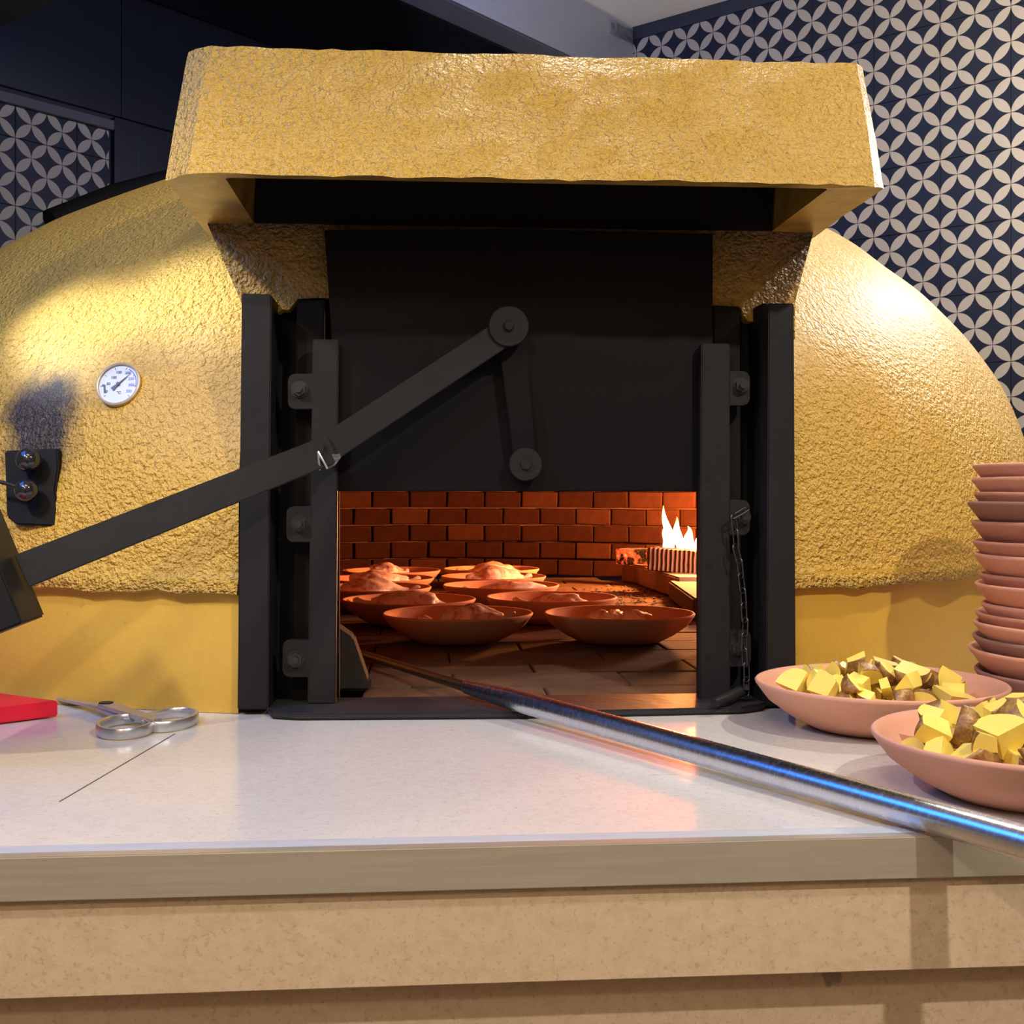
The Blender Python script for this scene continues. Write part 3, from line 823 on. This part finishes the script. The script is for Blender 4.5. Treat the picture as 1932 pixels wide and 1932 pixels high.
prism(bm, [(dx*R_*.72, dy*R_*.72, .0022), (-dy*.0012, dx*.0012, .0022), (-dx*R_*.35-dy*.003, -dy*R_*.35+dx*.003, .0022), (-dx*R_*.35+dy*.003, -dy*R_*.35-dx*.003, .0022), (dy*.0012, -dx*.0012, .0022)], (0,0,.0006))
cyl(bm, (0,0,.002), (0,0,.0042), .0022, seg=16); tp('pointer', bm, M_INK)
bm = newbm(); prism(bm, [(-.74*R_,-.0*R_,.0018),(-.6*R_,-.02*R_,.0018),(-.52*R_,-.40*R_,.0018),(-.60*R_,-.41*R_,.0018),(-.665*R_,-.09*R_,.0018),(-.74*R_,-.07*R_,.0018)], (0,0,.0004)); tp('seven_mark', bm, M_INK)
# ---- soot damper on the left
hp, hn = hit_dome(57, 920)
def dm(px, py, off=0):    # on plane through hp facing hn
    r = ray(px, py); o_ = W(CAM); return o_ + r*((hp+hn2*off-o_).dot(hn2)/r.dot(hn2))
hn2 = (hn*.5 + Vector((.1,-1,0))*.5).normalized()
bm = newbm(); prism(bm, [dm(8,850,.016), dm(108,846,.016), dm(110,880,.016), dm(104,925,.016), dm(108,960,.016), dm(105,993,.016), dm(30,990,.016), dm(12,975,.016)], -hn2*.06, bevel=.002)
dmp = part('soot_damper', bm, M_BLACK2)
bm = newbm(); prism(bm, [dm(24,866,.012), dm(98,868,.012), dm(98,984,.012), dm(24,982,.012)], -hn2*.004, bevel=.001); part('damper_flap', bm, M_BLACK, parent=dmp)
for px, py, r_, off in ((54,868,.0155,.035), (50,925,.0145,.04)):
    c = dm(px, py, off); bm = newbm(); bmesh.ops.create_uvsphere(bm, u_segments=28, v_segments=16, radius=r_, matrix=Matrix.Translation(c))
    cyl(bm, c, c-hn2*(off-.004), .005, seg=12); part('ball_knob', bm, M_BALL, 60, dmp)
bm = newbm(); tube(bm, [dm(50,925,.04), dm(22,915,.045), dm(-40,898,.05)], .0025, 8); part('pull_rod', bm, M_BLACK, 60, dmp)
# black tube lying behind the dome top
bm = newbm(); p0, p1 = W(atD(100,428,3.0)), W(atD(330,350,3.2))
tube(bm, [p0, (p0+p1)/2+Vector((0,0,.01)), p1], .045, 10); part('black_tube', bm, M_BLACK2, 60)

# ================================================================== COUNTER
yE0, yE1 = atZ(0, 1620, T), atZ(1500, 1585, T)
YE = lambda x: yE0.y + (x-yE0.x)*(yE1.y-yE0.y)/(yE1.x-yE0.x)
XA, XB = -1.3, 1.5
def edgepts(off, z): return Vector((XA, YE(XA)+off, z)), Vector((XB, YE(XB)+off, z))
ctr = empty('counter', (0, -.6, 0), 'long polished beige stone counter with steel edge in front of the oven', 'counter')
def cpart(name, pts, vec, mat, bevel=0):
    bm = newbm(); prism(bm, pts, vec, bevel=bevel); bm.transform(Matrix.Translation((0,.6,0))); return link(name, bm, mat, ctr)
A_, B_ = edgepts(.012, T-.0005)
bm = newbm()
cpart('stone_top', [A_, B_] + [Vector((x, y, T-.0005)) for x, y in ((XB,.32),(xr_in+.115,.32),(xr_in+.115,.038),(xl_in-.13,.038),(xl_in-.13,.32),(XA,.32))], (0,0,-.03), M_TOP)
# steel edge: thin top leg and front face
A_, B_ = edgepts(0, T+.0005); A2, B2 = edgepts(.0115, T+.0005); A3, B3 = edgepts(.03, T+.0006); A4, B4 = edgepts(.0118, T+.0006)
th = atZ(600, 1672, 0)
zt2 = T-.0325
cpart('steel_edge', [Vector((XA, A_.y, T+.0006)), Vector((XA, A_.y, zt2)), Vector((XA, A_.y+.003, zt2)), Vector((XA, A_.y+.003, T-.002)), Vector((XA, A_.y+.0115, T-.002)), Vector((XA, A_.y+.0115, T+.0006))],
      (B_-A_), M_TRIM, .0009)
cpart('metal_inlay', [A4, B4, B3, A3], (0,0,-.001), mat_steel('dull_inlay_steel', (.60,.60,.61), .5, (1,10,1), 20, .25))
zap = atY(0, 1893, YE(-.37)).z
Aa, Ba = edgepts(.006, zt2); 
bm = newbm()
cpart('stone_apron', [Aa, Ba, Ba+Vector((0,.03,0)), Aa+Vector((0,.03,0))], (0,0,zap-zt2), M_APRON, .0008)
Aa, Ba = edgepts(.030, zap); cpart('lower_panel', [Aa, Ba, Ba+Vector((0,.03,0)), Aa+Vector((0,.03,0))], (0,0,-zap+.0), M_APRON)
# hairline mitre joint in the stone top
j0, j1 = atZ(112, 1512, T), atZ(330, 1384, T)
dj = (j1-j0).normalized(); sj = Vector((-dj.y, dj.x, 0))*.0006
cpart('stone_joint', [j0+sj, j1+sj, j1-sj, j0-sj], (0,0,-.0001), mat_simple('dark_joint', (.10,.07,.05), (.16,.12,.09), 60, .8))
# side support of the oven under the counter level
bm = newbm(); box(bm, (-.75, .34, 0), (.95, 1.9, T-.04)); ob = link('oven_plinth', bm, M_APRON); tag(ob, 'stone plinth under the yellow oven behind the counter', 'plinth')

# ================================================================== DISHES
PROF = [(0,0),(.070,0),(.078,.0015),(.102,.014),(.125,.0305),(.1385,.0485),(.1395,.0515),(.1375,.0535),(.1345,.0525),(.1290,.0455),(.115,.0300),(.092,.0165),(.066,.0095),(0,.0085)]
bowl_meshes = {}
def bowl_mesh(k, mat):
    key = (k, mat.name)
    if key not in bowl_meshes:
        bm = newbm(); lathe(bm, PROF, 72, .012, k)
        me = bpy.data.meshes.new('terracotta_dish'); bmesh.ops.recalc_face_normals(bm, faces=bm.faces); bm.to_mesh(me); bm.free()
        me.materials.append(mat); me.polygons.foreach_set('use_smooth', [True]*len(me.polygons)); bowl_meshes[key] = me
    return bowl_meshes[key]
def dish(p, k, mat, label, group, scale=1, tilt=(0,0), rz=None):
    o = bpy.data.objects.new('terracotta_dish', bowl_mesh(k % 5, mat)); COL.objects.link(o)
    o.location = p; o.scale = (scale,)*3; o.rotation_euler = (tilt[0], tilt[1], random.uniform(0, 6) if rz is None else rz)
    tag(o, label, 'dish', group); return o
def on_floor(px, d, z=T): p = atD(px, 926, d); return Vector((p.x, p.y, z))
# the two dishes of potatoes
d1 = on_floor(1659, 1.395); d2 = on_floor(1950, 1.085)
M_TERRA_P = mat_terracotta('terracotta_pink', (.58,.27,.165), (.68,.35,.23))
dish(d1, 0, M_TERRA_P, 'terracotta dish of cubed potatoes beside the steel door frame, behind the other potato dish', None)
dish(d2, 1, M_TERRA_P, 'terracotta dish of cubed potatoes nearest the camera, cut by the right picture edge', None)
# the stack
rims = [(1853,876),(1851,902),(1853,930),(1840,946),(1849,985),(1851,1022),(1854,1047),(1866,1085),(1854,1103),(1868,1142),(1860,1160),(1849,1176),(1851,1205),(1844,1228),(1851,1271)]
ords = ['topmost','second','third','fourth','fifth','sixth','seventh','eighth','ninth','tenth','eleventh','twelfth','thirteenth','fourteenth','lowest']
DS = 1.46
nst = len(rims)
for k in range(nst-1): 
    if rims[k+1][1] < rims[k][1]+17: rims[k+1] = (rims[k+1][0], rims[k][1]+17)
for k, (px, py) in enumerate(rims):
    rx = .139 * (1 if k not in (7, 9) else .97)
    zrim = (926-py)/F*DS + CAM.z
    xc = (px-966)/F*DS + .139*.995
    p = C2W(xc, DS + .004*math.sin(k*2.1), 0); p.z = max(T+.0005, zrim-.0525)
    mt = [M_TERRA, M_TERRA, M_TERRA_D, M_TERRA_B, M_TERRA_D, M_TERRA_D, M_TERRA, M_TERRA_D, M_TERRA, M_TERRA, M_TERRA_D, M_TERRA, M_TERRA_B, M_TERRA, M_TERRA_B][k]
    cn = {M_TERRA.name: 'orange', M_TERRA_D.name: 'reddish', M_TERRA_B.name: 'dark brown'}[mt.name]
    dish(p, k, mt, '%s empty terracotta dish, %s%s in the tall stack at the right' % (cn, ords[k], '' if k in (0, 14) else ' from the top'), 'empty dishes in the tall stack')
# dishes inside the oven
inner = [  # px, depth, label
    (863, 2.19, 'terracotta dish holding meat, front left one in the oven mouth'),
    (1168, 2.19, 'terracotta dish holding dark scraps, front right one in the oven mouth'),
    (772, 2.47, 'terracotta dish of pale meat at the left door rail, second row in the oven'),
    (1040, 2.52, 'terracotta dish of meat right of centre, second row in the oven'),
    (702, 2.77, 'terracotta dish in the oven, third row, cut by the left door rail'),
    (945, 2.84, 'terracotta dish in the oven, third row, right of the centre gap'),
    (717, 3.06, 'terracotta dish in the oven, fourth row, left of the centre gap'),
    (931, 3.13, 'terracotta dish in the oven, fourth row, right of the centre gap'),
    (738, 3.36, 'terracotta dish in the oven, rearmost on the left before the brick wall'),
    (927, 3.43, 'terracotta dish in the oven, rearmost on the right before the brick wall')]
IB = []
for k, (px, d, lb) in enumerate(inner):
    p = on_floor(px, d, T+.0005); IB.append(p)
    dish(p, k, M_TERRA, lb, 'dishes of meat in the oven', .97)

# ================================================================== POTATOES
def potato_mesh(seed):
    rnd = random.Random(seed); bm = newbm()
    bmesh.ops.create_icosphere(bm, subdivisions=3, radius=.03)
    for v in bm.verts:
        v.co *= 1 + .12*noise.noise(v.co*30+Vector((seed*2.3,0,0))); v.co.x *= 1.15
    for f in bm.faces: f.material_index = 1; f.smooth = True
    n_cut = rnd.choice([3, 3, 4, 4, 5])
    ax = [Vector((1,0,0)), Vector((0,1,0)), Vector((0,0,1)), Vector((-1,0,0)), Vector((0,-1,0))]
    for k in range(n_cut):
        nrm = (ax[k] + Vector((rnd.uniform(-.3,.3), rnd.uniform(-.3,.3), rnd.uniform(-.3,.3)))).normalized()
        off = rnd.uniform(.001, .008) if k < 3 else rnd.uniform(.012, .02)
        r = bmesh.ops.bisect_plane(bm, geom=bm.verts[:]+bm.edges[:]+bm.faces[:], plane_co=nrm*off, plane_no=nrm, clear_outer=True)
        es = [e for e in r['geom_cut'] if isinstance(e, bmesh.types.BMEdge)]
        try:
            rr = bmesh.ops.edgeloop_fill(bm, edges=es)
            for f in rr['faces']: f.material_index = 0; f.smooth = False
        except Exception: pass
    c = sum((v.co for v in bm.verts), Vector())/max(1, len(bm.verts))
    lo = Vector([min(v.co[i] for v in bm.verts) for i in range(3)]); hi = Vector([max(v.co[i] for v in bm.verts) for i in range(3)])
    c = (lo+hi)/2
    for v in bm.verts: v.co -= c
    sc = .040/max(hi-lo)
    for v in bm.verts: v.co *= sc
    me = bpy.data.meshes.new('potato_chunk'); bmesh.ops.recalc_face_normals(bm, faces=bm.faces); bm.to_mesh(me); bm.free()
    me.materials.append(M_POT); me.materials.append(M_SKIN); return me
POTS = [potato_mesh(i+1) for i in range(12)]
def pile(c, n, spread, rnd, label, group, sq=(1, 1), cx=0, cy=0, zmax=.06, smul=1):
    placed = []; objs = []
    tries = 0
    while len(placed) < n and tries < 6000:
        tries += 1
        r = math.sqrt(rnd.random())*spread; a = rnd.uniform(0, 2*PI)
        x, y = c.x+cx+r*math.cos(a)*sq[0], c.y+cy+r*math.sin(a)*sq[1]
        rr = math.hypot(x-c.x, y-c.y)
        s = rnd.uniform(.72, 1.15)*smul; hr = .016*s
        base = T + .010 + max(0, (rr-.06))*.45
        z = base+hr
        for (X, Y, Z, HR) in placed:
            dd = math.hypot(X-x, Y-y)
            m = (HR+hr)*.98
            if dd < m: z = max(z, Z + math.sqrt(m*m-dd*dd)*.9)
        if z > T + zmax - .24*max(0, r-.03): continue
        placed.append((x, y, z, hr))
        o = bpy.data.objects.new('potato_chunk', rnd.choice(POTS)); COL.objects.link(o)
        o.location = (x, y, z); o.scale = (s,)*3; o.rotation_euler = (rnd.uniform(0, 6.28), rnd.uniform(0, 6.28), rnd.uniform(0, 6.28))
        tag(o, label, 'potato', group); objs.append(o)
    rest = list(objs); wh = label[label.index('in the dish'):]
    for txt, key in (('topmost potato chunk of the heap ', lambda q: q.location.z), ('leftmost potato chunk ', lambda q: -q.location.x), ('rightmost potato chunk ', lambda q: q.location.x), ('frontmost potato chunk ', lambda q: -q.location.y), ('rearmost potato chunk ', lambda q: q.location.y)):
        b = max(rest, key=key); rest.remove(b); b['label'] = txt + wh
rnd = random.Random(5)
pile(d1, 60, .095, rnd, 'boiled potato chunk with brown skin in the dish beside the steel door frame', 'potato chunks in the far dish', (1.0,.85), .0, .0, .068, .84)
pile(d2, 60, .100, rnd, 'boiled potato chunk with brown skin in the dish cut by the right picture edge', 'potato chunks in the near dish', (1.0,.9), 0, 0, .078, .86)

# ================================================================== MEAT IN THE OVEN
def meat(p, seed, L, Wd, Hh, rz, label, bone=True, dark=False):
    rnd = random.Random(seed); bm = newbm()
    bmesh.ops.create_icosphere(bm, subdivisions=4, radius=1)
    for v in bm.verts:
        c = v.co.copy(); t = c.x
        k = (1 - .45*max(0, t))                       # taper towards the shank
        rib = .06*math.sin(c.x*14+seed)*max(0, -t+.2)
        f = 1 + .22*noise.noise(c*1.7+Vector((seed,0,0))) + .10*noise.noise(c*4+Vector((0,seed,0))) + rib
        v.co = Vector((c.x*L*f, c.y*Wd*k*f, c.z*Hh*k*f))
    mn = min(v.co.z for v in bm.verts)
    for v in bm.verts: v.co.z = max(v.co.z, -Hh*.75)
    o = empty('meat_joint', p+Vector((0,0,.012+Hh*.75)), label, 'meat', 'meat joints in the oven dishes', rotz=rz)
    link('flesh', bm, M_MEAT, o, 180)
    if bone:
        bm = newbm(); tube(bm, [(L*.6,0,.0), (L*1.0,0,.004), (L*1.18,.003,.008), (L*1.25,.003,.008)], [.007,.0065,.009,.006], 12); link('bone', bm, M_BONE, o, 60)
    return o
up = Vector((0,0,.016))
ml = [(0, 3, .062, .034, .030, .1, 'pinkish lamb joint in the front left dish of the oven', (.03,.02)),
      (2, 5, .085, .045, .032, 2.9, 'pale fatty meat joint in the dish at the left door rail, second row', (-.01,.01)),
      (3, 8, .075, .034, .026, 2.7, 'pale meat joint in the second row dish right of centre in the oven', (.01,.0)),
      (4, 11, .088, .045, .034, .1, 'raw meat joint in the third row dish at the left door rail', (-.0,.0)),
      (5, 14, .090, .036, .028, 3.3, 'raw meat joint in the third row dish right of the centre gap', (.02,.0)),
      (6, 17, .085, .045, .034, .3, 'raw meat joint in the fourth row dish left of the centre gap', (-.0,.0)),
      (7, 21, .085, .038, .036, .5, 'raw meat joint with shank in the fourth row dish right of the centre gap', (.01,.0)),
      (8, 25, .048, .038, .036, .2, 'tall rounded meat joint in the rearmost left dish of the oven', (-.01,.0)),
      (9, 29, .080, .040, .032, 2.9, 'raw meat joint in the rearmost right dish of the oven', (.0,.0))]
for i, sd_, L, Wd, Hh, rz, lb, off in ml: meat(IB[i]+Vector((off[0], off[1], 0)), sd_, L, Wd, Hh, rz, lb)
for q, (ox, oy, L, rz) in enumerate(((-.055,.0,.022,1), (-.02,.045,.02,2))):
    meat(IB[0]+Vector((ox, oy, 0)), 40+q, L, .018, .020, rz, ('small round meat piece at the left in the front left oven dish', 'small meat piece behind the lamb joint in the front left oven dish')[q], False)
for q, (ox, oy, L, rz) in enumerate(((.035,.0,.03,0.2), (.0,.012,.035,1.2), (-.03,.0,.025,2.6))):
    o = meat(IB[1]+Vector((ox, oy+.03, .020)), 50+q, L, .014, .012, rz, ('dark meat scrap at the right in the front right oven dish', 'dark meat scrap in the middle of the front right oven dish', 'dark meat scrap at the left in the front right oven dish')[q], False)

# ================================================================== FIRE
lp = lambda px, d, z: (lambda p: Vector((p.x, p.y, z)))(atD(px, 926, d))
def log_obj(name, a, b, wy, hz_, mat, label, cat='log'):
    a = Vector(a); b = Vector(b); L = (b-a).length
    e = empty(name, (a+b)/2, label, cat); e.rotation_euler = (b-a).to_track_quat('X', 'Z').to_euler()
    bm = newbm(); box(bm, (-L/2, -wy/2, -hz_/2), (L/2, wy/2, hz_/2), .004)
    bmesh.ops.subdivide_edges(bm, edges=[x for x in bm.edges if x.calc_length() > .03], cuts=8, use_grid_fill=True)
    for v in bm.verts: v.co += Vector((noise.noise(v.co*35), noise.noise(v.co*35+Vector((4,0,0))), noise.noise(v.co*35+Vector((0,7,0)))))*.004
    return e, bm
e, bm = log_obj('split_log', lp(1228, 3.25, T+lz+.034), lp(1400, 3.15, T+lz+.022), .07, .06, M_LOG, 'split log with ribbed side facing out, under the flames in the oven')
link('bark', bm, [M_LOG], e, 40)
e, bm = log_obj('charred_log', lp(1172, 3.50, T+lz+.026), lp(1360, 3.30, T+lz+.036), .06, .045, M_EMBER, 'charred log with glowing embers reaching left behind the ribbed log')
link('embers', bm, [M_EMBER], e, 40)
bm = newbm()
fl_ = empty('flame', lp(1290, 3.25, T+lz+.06), 'bright yellow white flame burning over the logs in the oven', 'flame')
def tongue(x, y, h, r, lean, sd):
    bm = newbm(); n = 14; pts = []; rr = []
    for k in range(n+1):
        t = k/n; pts.append((x + lean*t*t + .008*math.sin(t*6+sd)*t, y + .006*math.cos(t*5+sd), -.01 + h*t)); rr.append(max(.0004, r*(math.sin(PI*min(1, (t*.85+.12)))**.8)*(1-t)**.35))
    tube(bm, pts, rr, 12, flat=.55); link('tongue', bm, M_FLAME, fl_, 180)
for a_ in ((-.05,.0,.070,.018,.002,0), (-.034,.006,.125,.024,-.024,1), (-.010,.0,.095,.026,-.016,2), (.018,.004,.070,.030,-.010,3), (.046,.0,.066,.032,.0,4), (.080,.0,.070,.034,.004,5), (.12,.0,.085,.034,.004,6)): tongue(*a_)
light('fire_glow', 'POINT', lp(1350, 3.28, T+.22), None, 75, (1, .34, .08), .05)
light('fire_glow_side', 'POINT', C2W(.78, 2.85, -.06), None, 24, (1, .58, .40), .05)

# wedge stone by the left rail
bm = newbm()
b3 = [atZ(622,1303,T+.001), atZ(700,1303,T+.001)]
wz = .085
A3_, B3_ = b3
prism(bm, [A3_-Vector((.02,0,0)), B3_, A3_.lerp(B3_, .55)+Vector((0,.01,wz*.82)), A3_.lerp(B3_, .15)+Vector((0,.012,wz)), A3_-Vector((.02,-.012,-wz*.9))], (0,.05,0), bevel=.003)
bmesh.ops.triangulate(bm, faces=bm.faces); 
tag(link('wedge_stone', bm, M_WEDGE), 'sooty wedge shaped stone inside the mouth beside the left door rail', 'stone')

# ================================================================== PEEL POLE
r2 = .0128
pe = C2W((1700-966)/F*.955, .955, 0); pe.z = T+.016
pa_ = atD(962, 1318, 1.50); 
q1 = atZ(962, 1318, T+.0225); q2 = atZ(1932, 1592, T+.016)
q2 = atZ(1905, 1582, T+.0145)
dirp = (q2-q1).normalized(); q3 = q1 + dirp*((q2-q1).length+.45)
pole = empty('peel_pole', q1, 'long worn steel peel pole lying from the oven mouth across the counter', 'pole')
def ppart(name, bm, mat): bm.transform(Matrix.Translation(-q1)); return link(name, bm, mat, pole, 60)
bm = newbm(); cyl(bm, q1, q3, r2, seg=40); ppart('handle_tube', bm, M_POLE)
s1 = atZ(880, 1296, T+.024); bm = newbm(); cyl(bm, s1, q1+dirp*.004, .0085, .0128, seg=32); ppart('socket', bm, M_POLE)
s2 = atZ(676, 1232, T+.014); bm = newbm(); cyl(bm, s2, s1+dirp*.01, .006, .0068, seg=20); ppart('inner_rod', bm, mat_steel('sooty_rod_steel', (.16,.15,.15), .4))

# ================================================================== SCISSORS
zs = T+.004
def sp(px, py, z=zs): return atZ(px, py, z)
sc = empty('scissors', sp(200,1338), 'steel kitchen scissors with ring handles beside the red board', 'scissors')
def spart(name, bm, mat=M_SCISS, sm=50): bm.transform(Matrix.Translation(-sc.location)); return link(name, bm, mat, sc, sm)
def ringpts(c, rx, ry, rot, n=36, z=0):
    return [c + Vector((rx*math.cos(t)*math.cos(rot)-ry*math.sin(t)*math.sin(rot), rx*math.cos(t)*math.sin(rot)+ry*math.sin(t)*math.cos(rot), z)) for t in [2*PI*k/n for k in range(n)]]
def ring_handle(cpt, rx, ry, rot):
    bm = newbm(); pts = ringpts(cpt, rx, ry, rot); n = len(pts)
    # rounded rectangular band
    rings = []
    for i, p in enumerate(pts):
        t = (pts[(i+1) % n]-pts[i-1]).normalized(); s = Vector((t.y, -t.x, 0)); w_ = .0026; h_ = .0058
        prof = [(-w_,-h_*.7),(-w_*.6,-h_),(w_*.6,-h_),(w_,-h_*.7),(w_,h_*.7),(w_*.6,h_),(-w_*.6,h_),(-w_,h_*.7)]
        rings.append([bm.verts.new(p + s*a + Vector((0,0,b))) for a, b in prof])
    for i in range(n):
        A, B = rings[i], rings[(i+1) % n]
        for k in range(8): bm.faces.new((A[k], A[(k+1) % 8], B[(k+1) % 8], B[k]))
    return bm
c1 = atZ(237, 1370, T+.0065); c2 = atZ(322, 1357, T+.0065)
spart('handle_ring', ring_handle(c1, .029, .046, .15)); spart('handle_ring', ring_handle(c2, .027, .046, -.1))
pv = atZ(200, 1334, T+.009); tip = atZ(108, 1320, T+.006)
def blade(a, b, w0, w1, th=.002, dz=0):
    bm = newbm(); d = (b-a).normalized(); s = Vector((-d.y, d.x, 0)).normalized()
    prism(bm, [a+s*w0/2, b+s*w1/2, b-s*w1/2, a-s*w0/2], (0,0,th), bevel=.0005)
    bm.transform(Matrix.Translation((0,0,dz))); return bm
spart('blade', blade(tip, pv+Vector((.008,-.004,0)), .004, .026)); spart('blade', blade(tip+Vector((0,.006,-.002)), pv+Vector((.004,.004,-.003)), .004, .026))
a1 = atZ(222, 1345, T+.008)
spart('shank', blade(pv, c2+Vector((-.010,-.030,.001)), .022, .014, .005)); spart('shank', blade(pv+Vector((0,0,-.004)), c1+Vector((-.004,.040,-.003)), .022, .012, .004))
bm = newbm(); cyl(bm, pv+Vector((0,0,-.004)), pv+Vector((0,0,.006)), .0085, seg=24); spart('pivot', bm, M_BLACK)
# ================================================================== RED BOARD
zt3 = T+.0195
f1 = atZ(110, 1322, zt3)
g0 = atZ(0, 1306, zt3); g1 = atZ(-200, 1352, zt3); g2 = atZ(-220, 1290, zt3)
h0 = atZ(0, 1335, zt3)
u1 = (h0-f1).normalized(); u2 = (atZ(0, 1307, zt3)-f1).normalized()
bm = newbm(); prism(bm, [Vector((p.x, p.y, T+.001)) for p in (f1, f1+u1*.34, f1+u1*.34+u2*.25, f1+u2*.25)], (0,0,.0185), bevel=.0015)
bd = link('cutting_board', bm, M_RED); tag(bd, 'bright red plastic cutting board at the left end of the counter', 'board')

# ================================================================== CHAIN WITH PIN
ch = empty('chain', W(atY(1400,975,-.03))+Vector((0,0,T)), 'thin steel chain hanging from a bolt on the right door rail', 'chain')
path = [(1396,968),(1384,975),(1388,1010),(1390,1042),(1396,1065),(1399,1098),(1403,1130),(1404,1160),(1406,1185),(1404,1215),(1405,1245),(1409,1270),(1408,1296)]
W3 = [atY(px, py, -.030) for px, py in path]
# resample into links
seglen = .0185; pts = []
acc = [0]
for a, b in zip(W3, W3[1:]): acc.append(acc[-1]+(b-a).length)
def along_path(s):
    for i in range(len(acc)-1):
        if acc[i] <= s <= acc[i+1]: return W3[i].lerp(W3[i+1], (s-acc[i])/max(1e-9, acc[i+1]-acc[i]))
    return W3[-1]
nl = int(acc[-1]/seglen)
bm = newbm(); l_, r_ = .0125, .0042
cap = [(r_*math.cos(t), l_-r_+r_*math.sin(t)) for t in [k*PI/8 for k in range(9)]] + [(r_*math.cos(t), -(l_-r_)+r_*math.sin(t)) for t in [PI+k*PI/8 for k in range(9)]]
tube(bm, [(x, 0, z) for x, z in cap], .0012, 6, closed=True)
me = bpy.data.meshes.new('link'); bmesh.ops.recalc_face_normals(bm, faces=bm.faces); bm.to_mesh(me); bm.free(); me.materials.append(mat_steel('dark_chain_steel', (.10,.095,.095), .4)); me.polygons.foreach_set('use_smooth', [True]*len(me.polygons))
for k in range(nl+1):
    p = along_path(k*seglen); q = along_path(min(acc[-1], k*seglen+.004)); d = (q-p); d = Vector((0,0,-1)) if d.length < 1e-5 else d.normalized()
    o = bpy.data.objects.new('link', me); COL.objects.link(o); o.parent = ch
    o.location = p-ch.location; o.rotation_mode = 'QUATERNION'; o.rotation_quaternion = (-d).to_track_quat('Z', 'Y') @ Matrix.Rotation(.5 + (PI/2)*(k % 2), 3, 'Z').to_quaternion()
bm = newbm(); tube(bm, [W3[-1], atZ(1400,1303,T+.02), atZ(1375,1316,T+.019), atZ(1347,1326,T+.016)], [.0045,.0075,.007,.0055], 14); bm.transform(Matrix.Translation(-ch.location))
link('locking_pin', bm, M_BLACK, ch, 60)['label'] = 'black iron pin on the end of the chain'
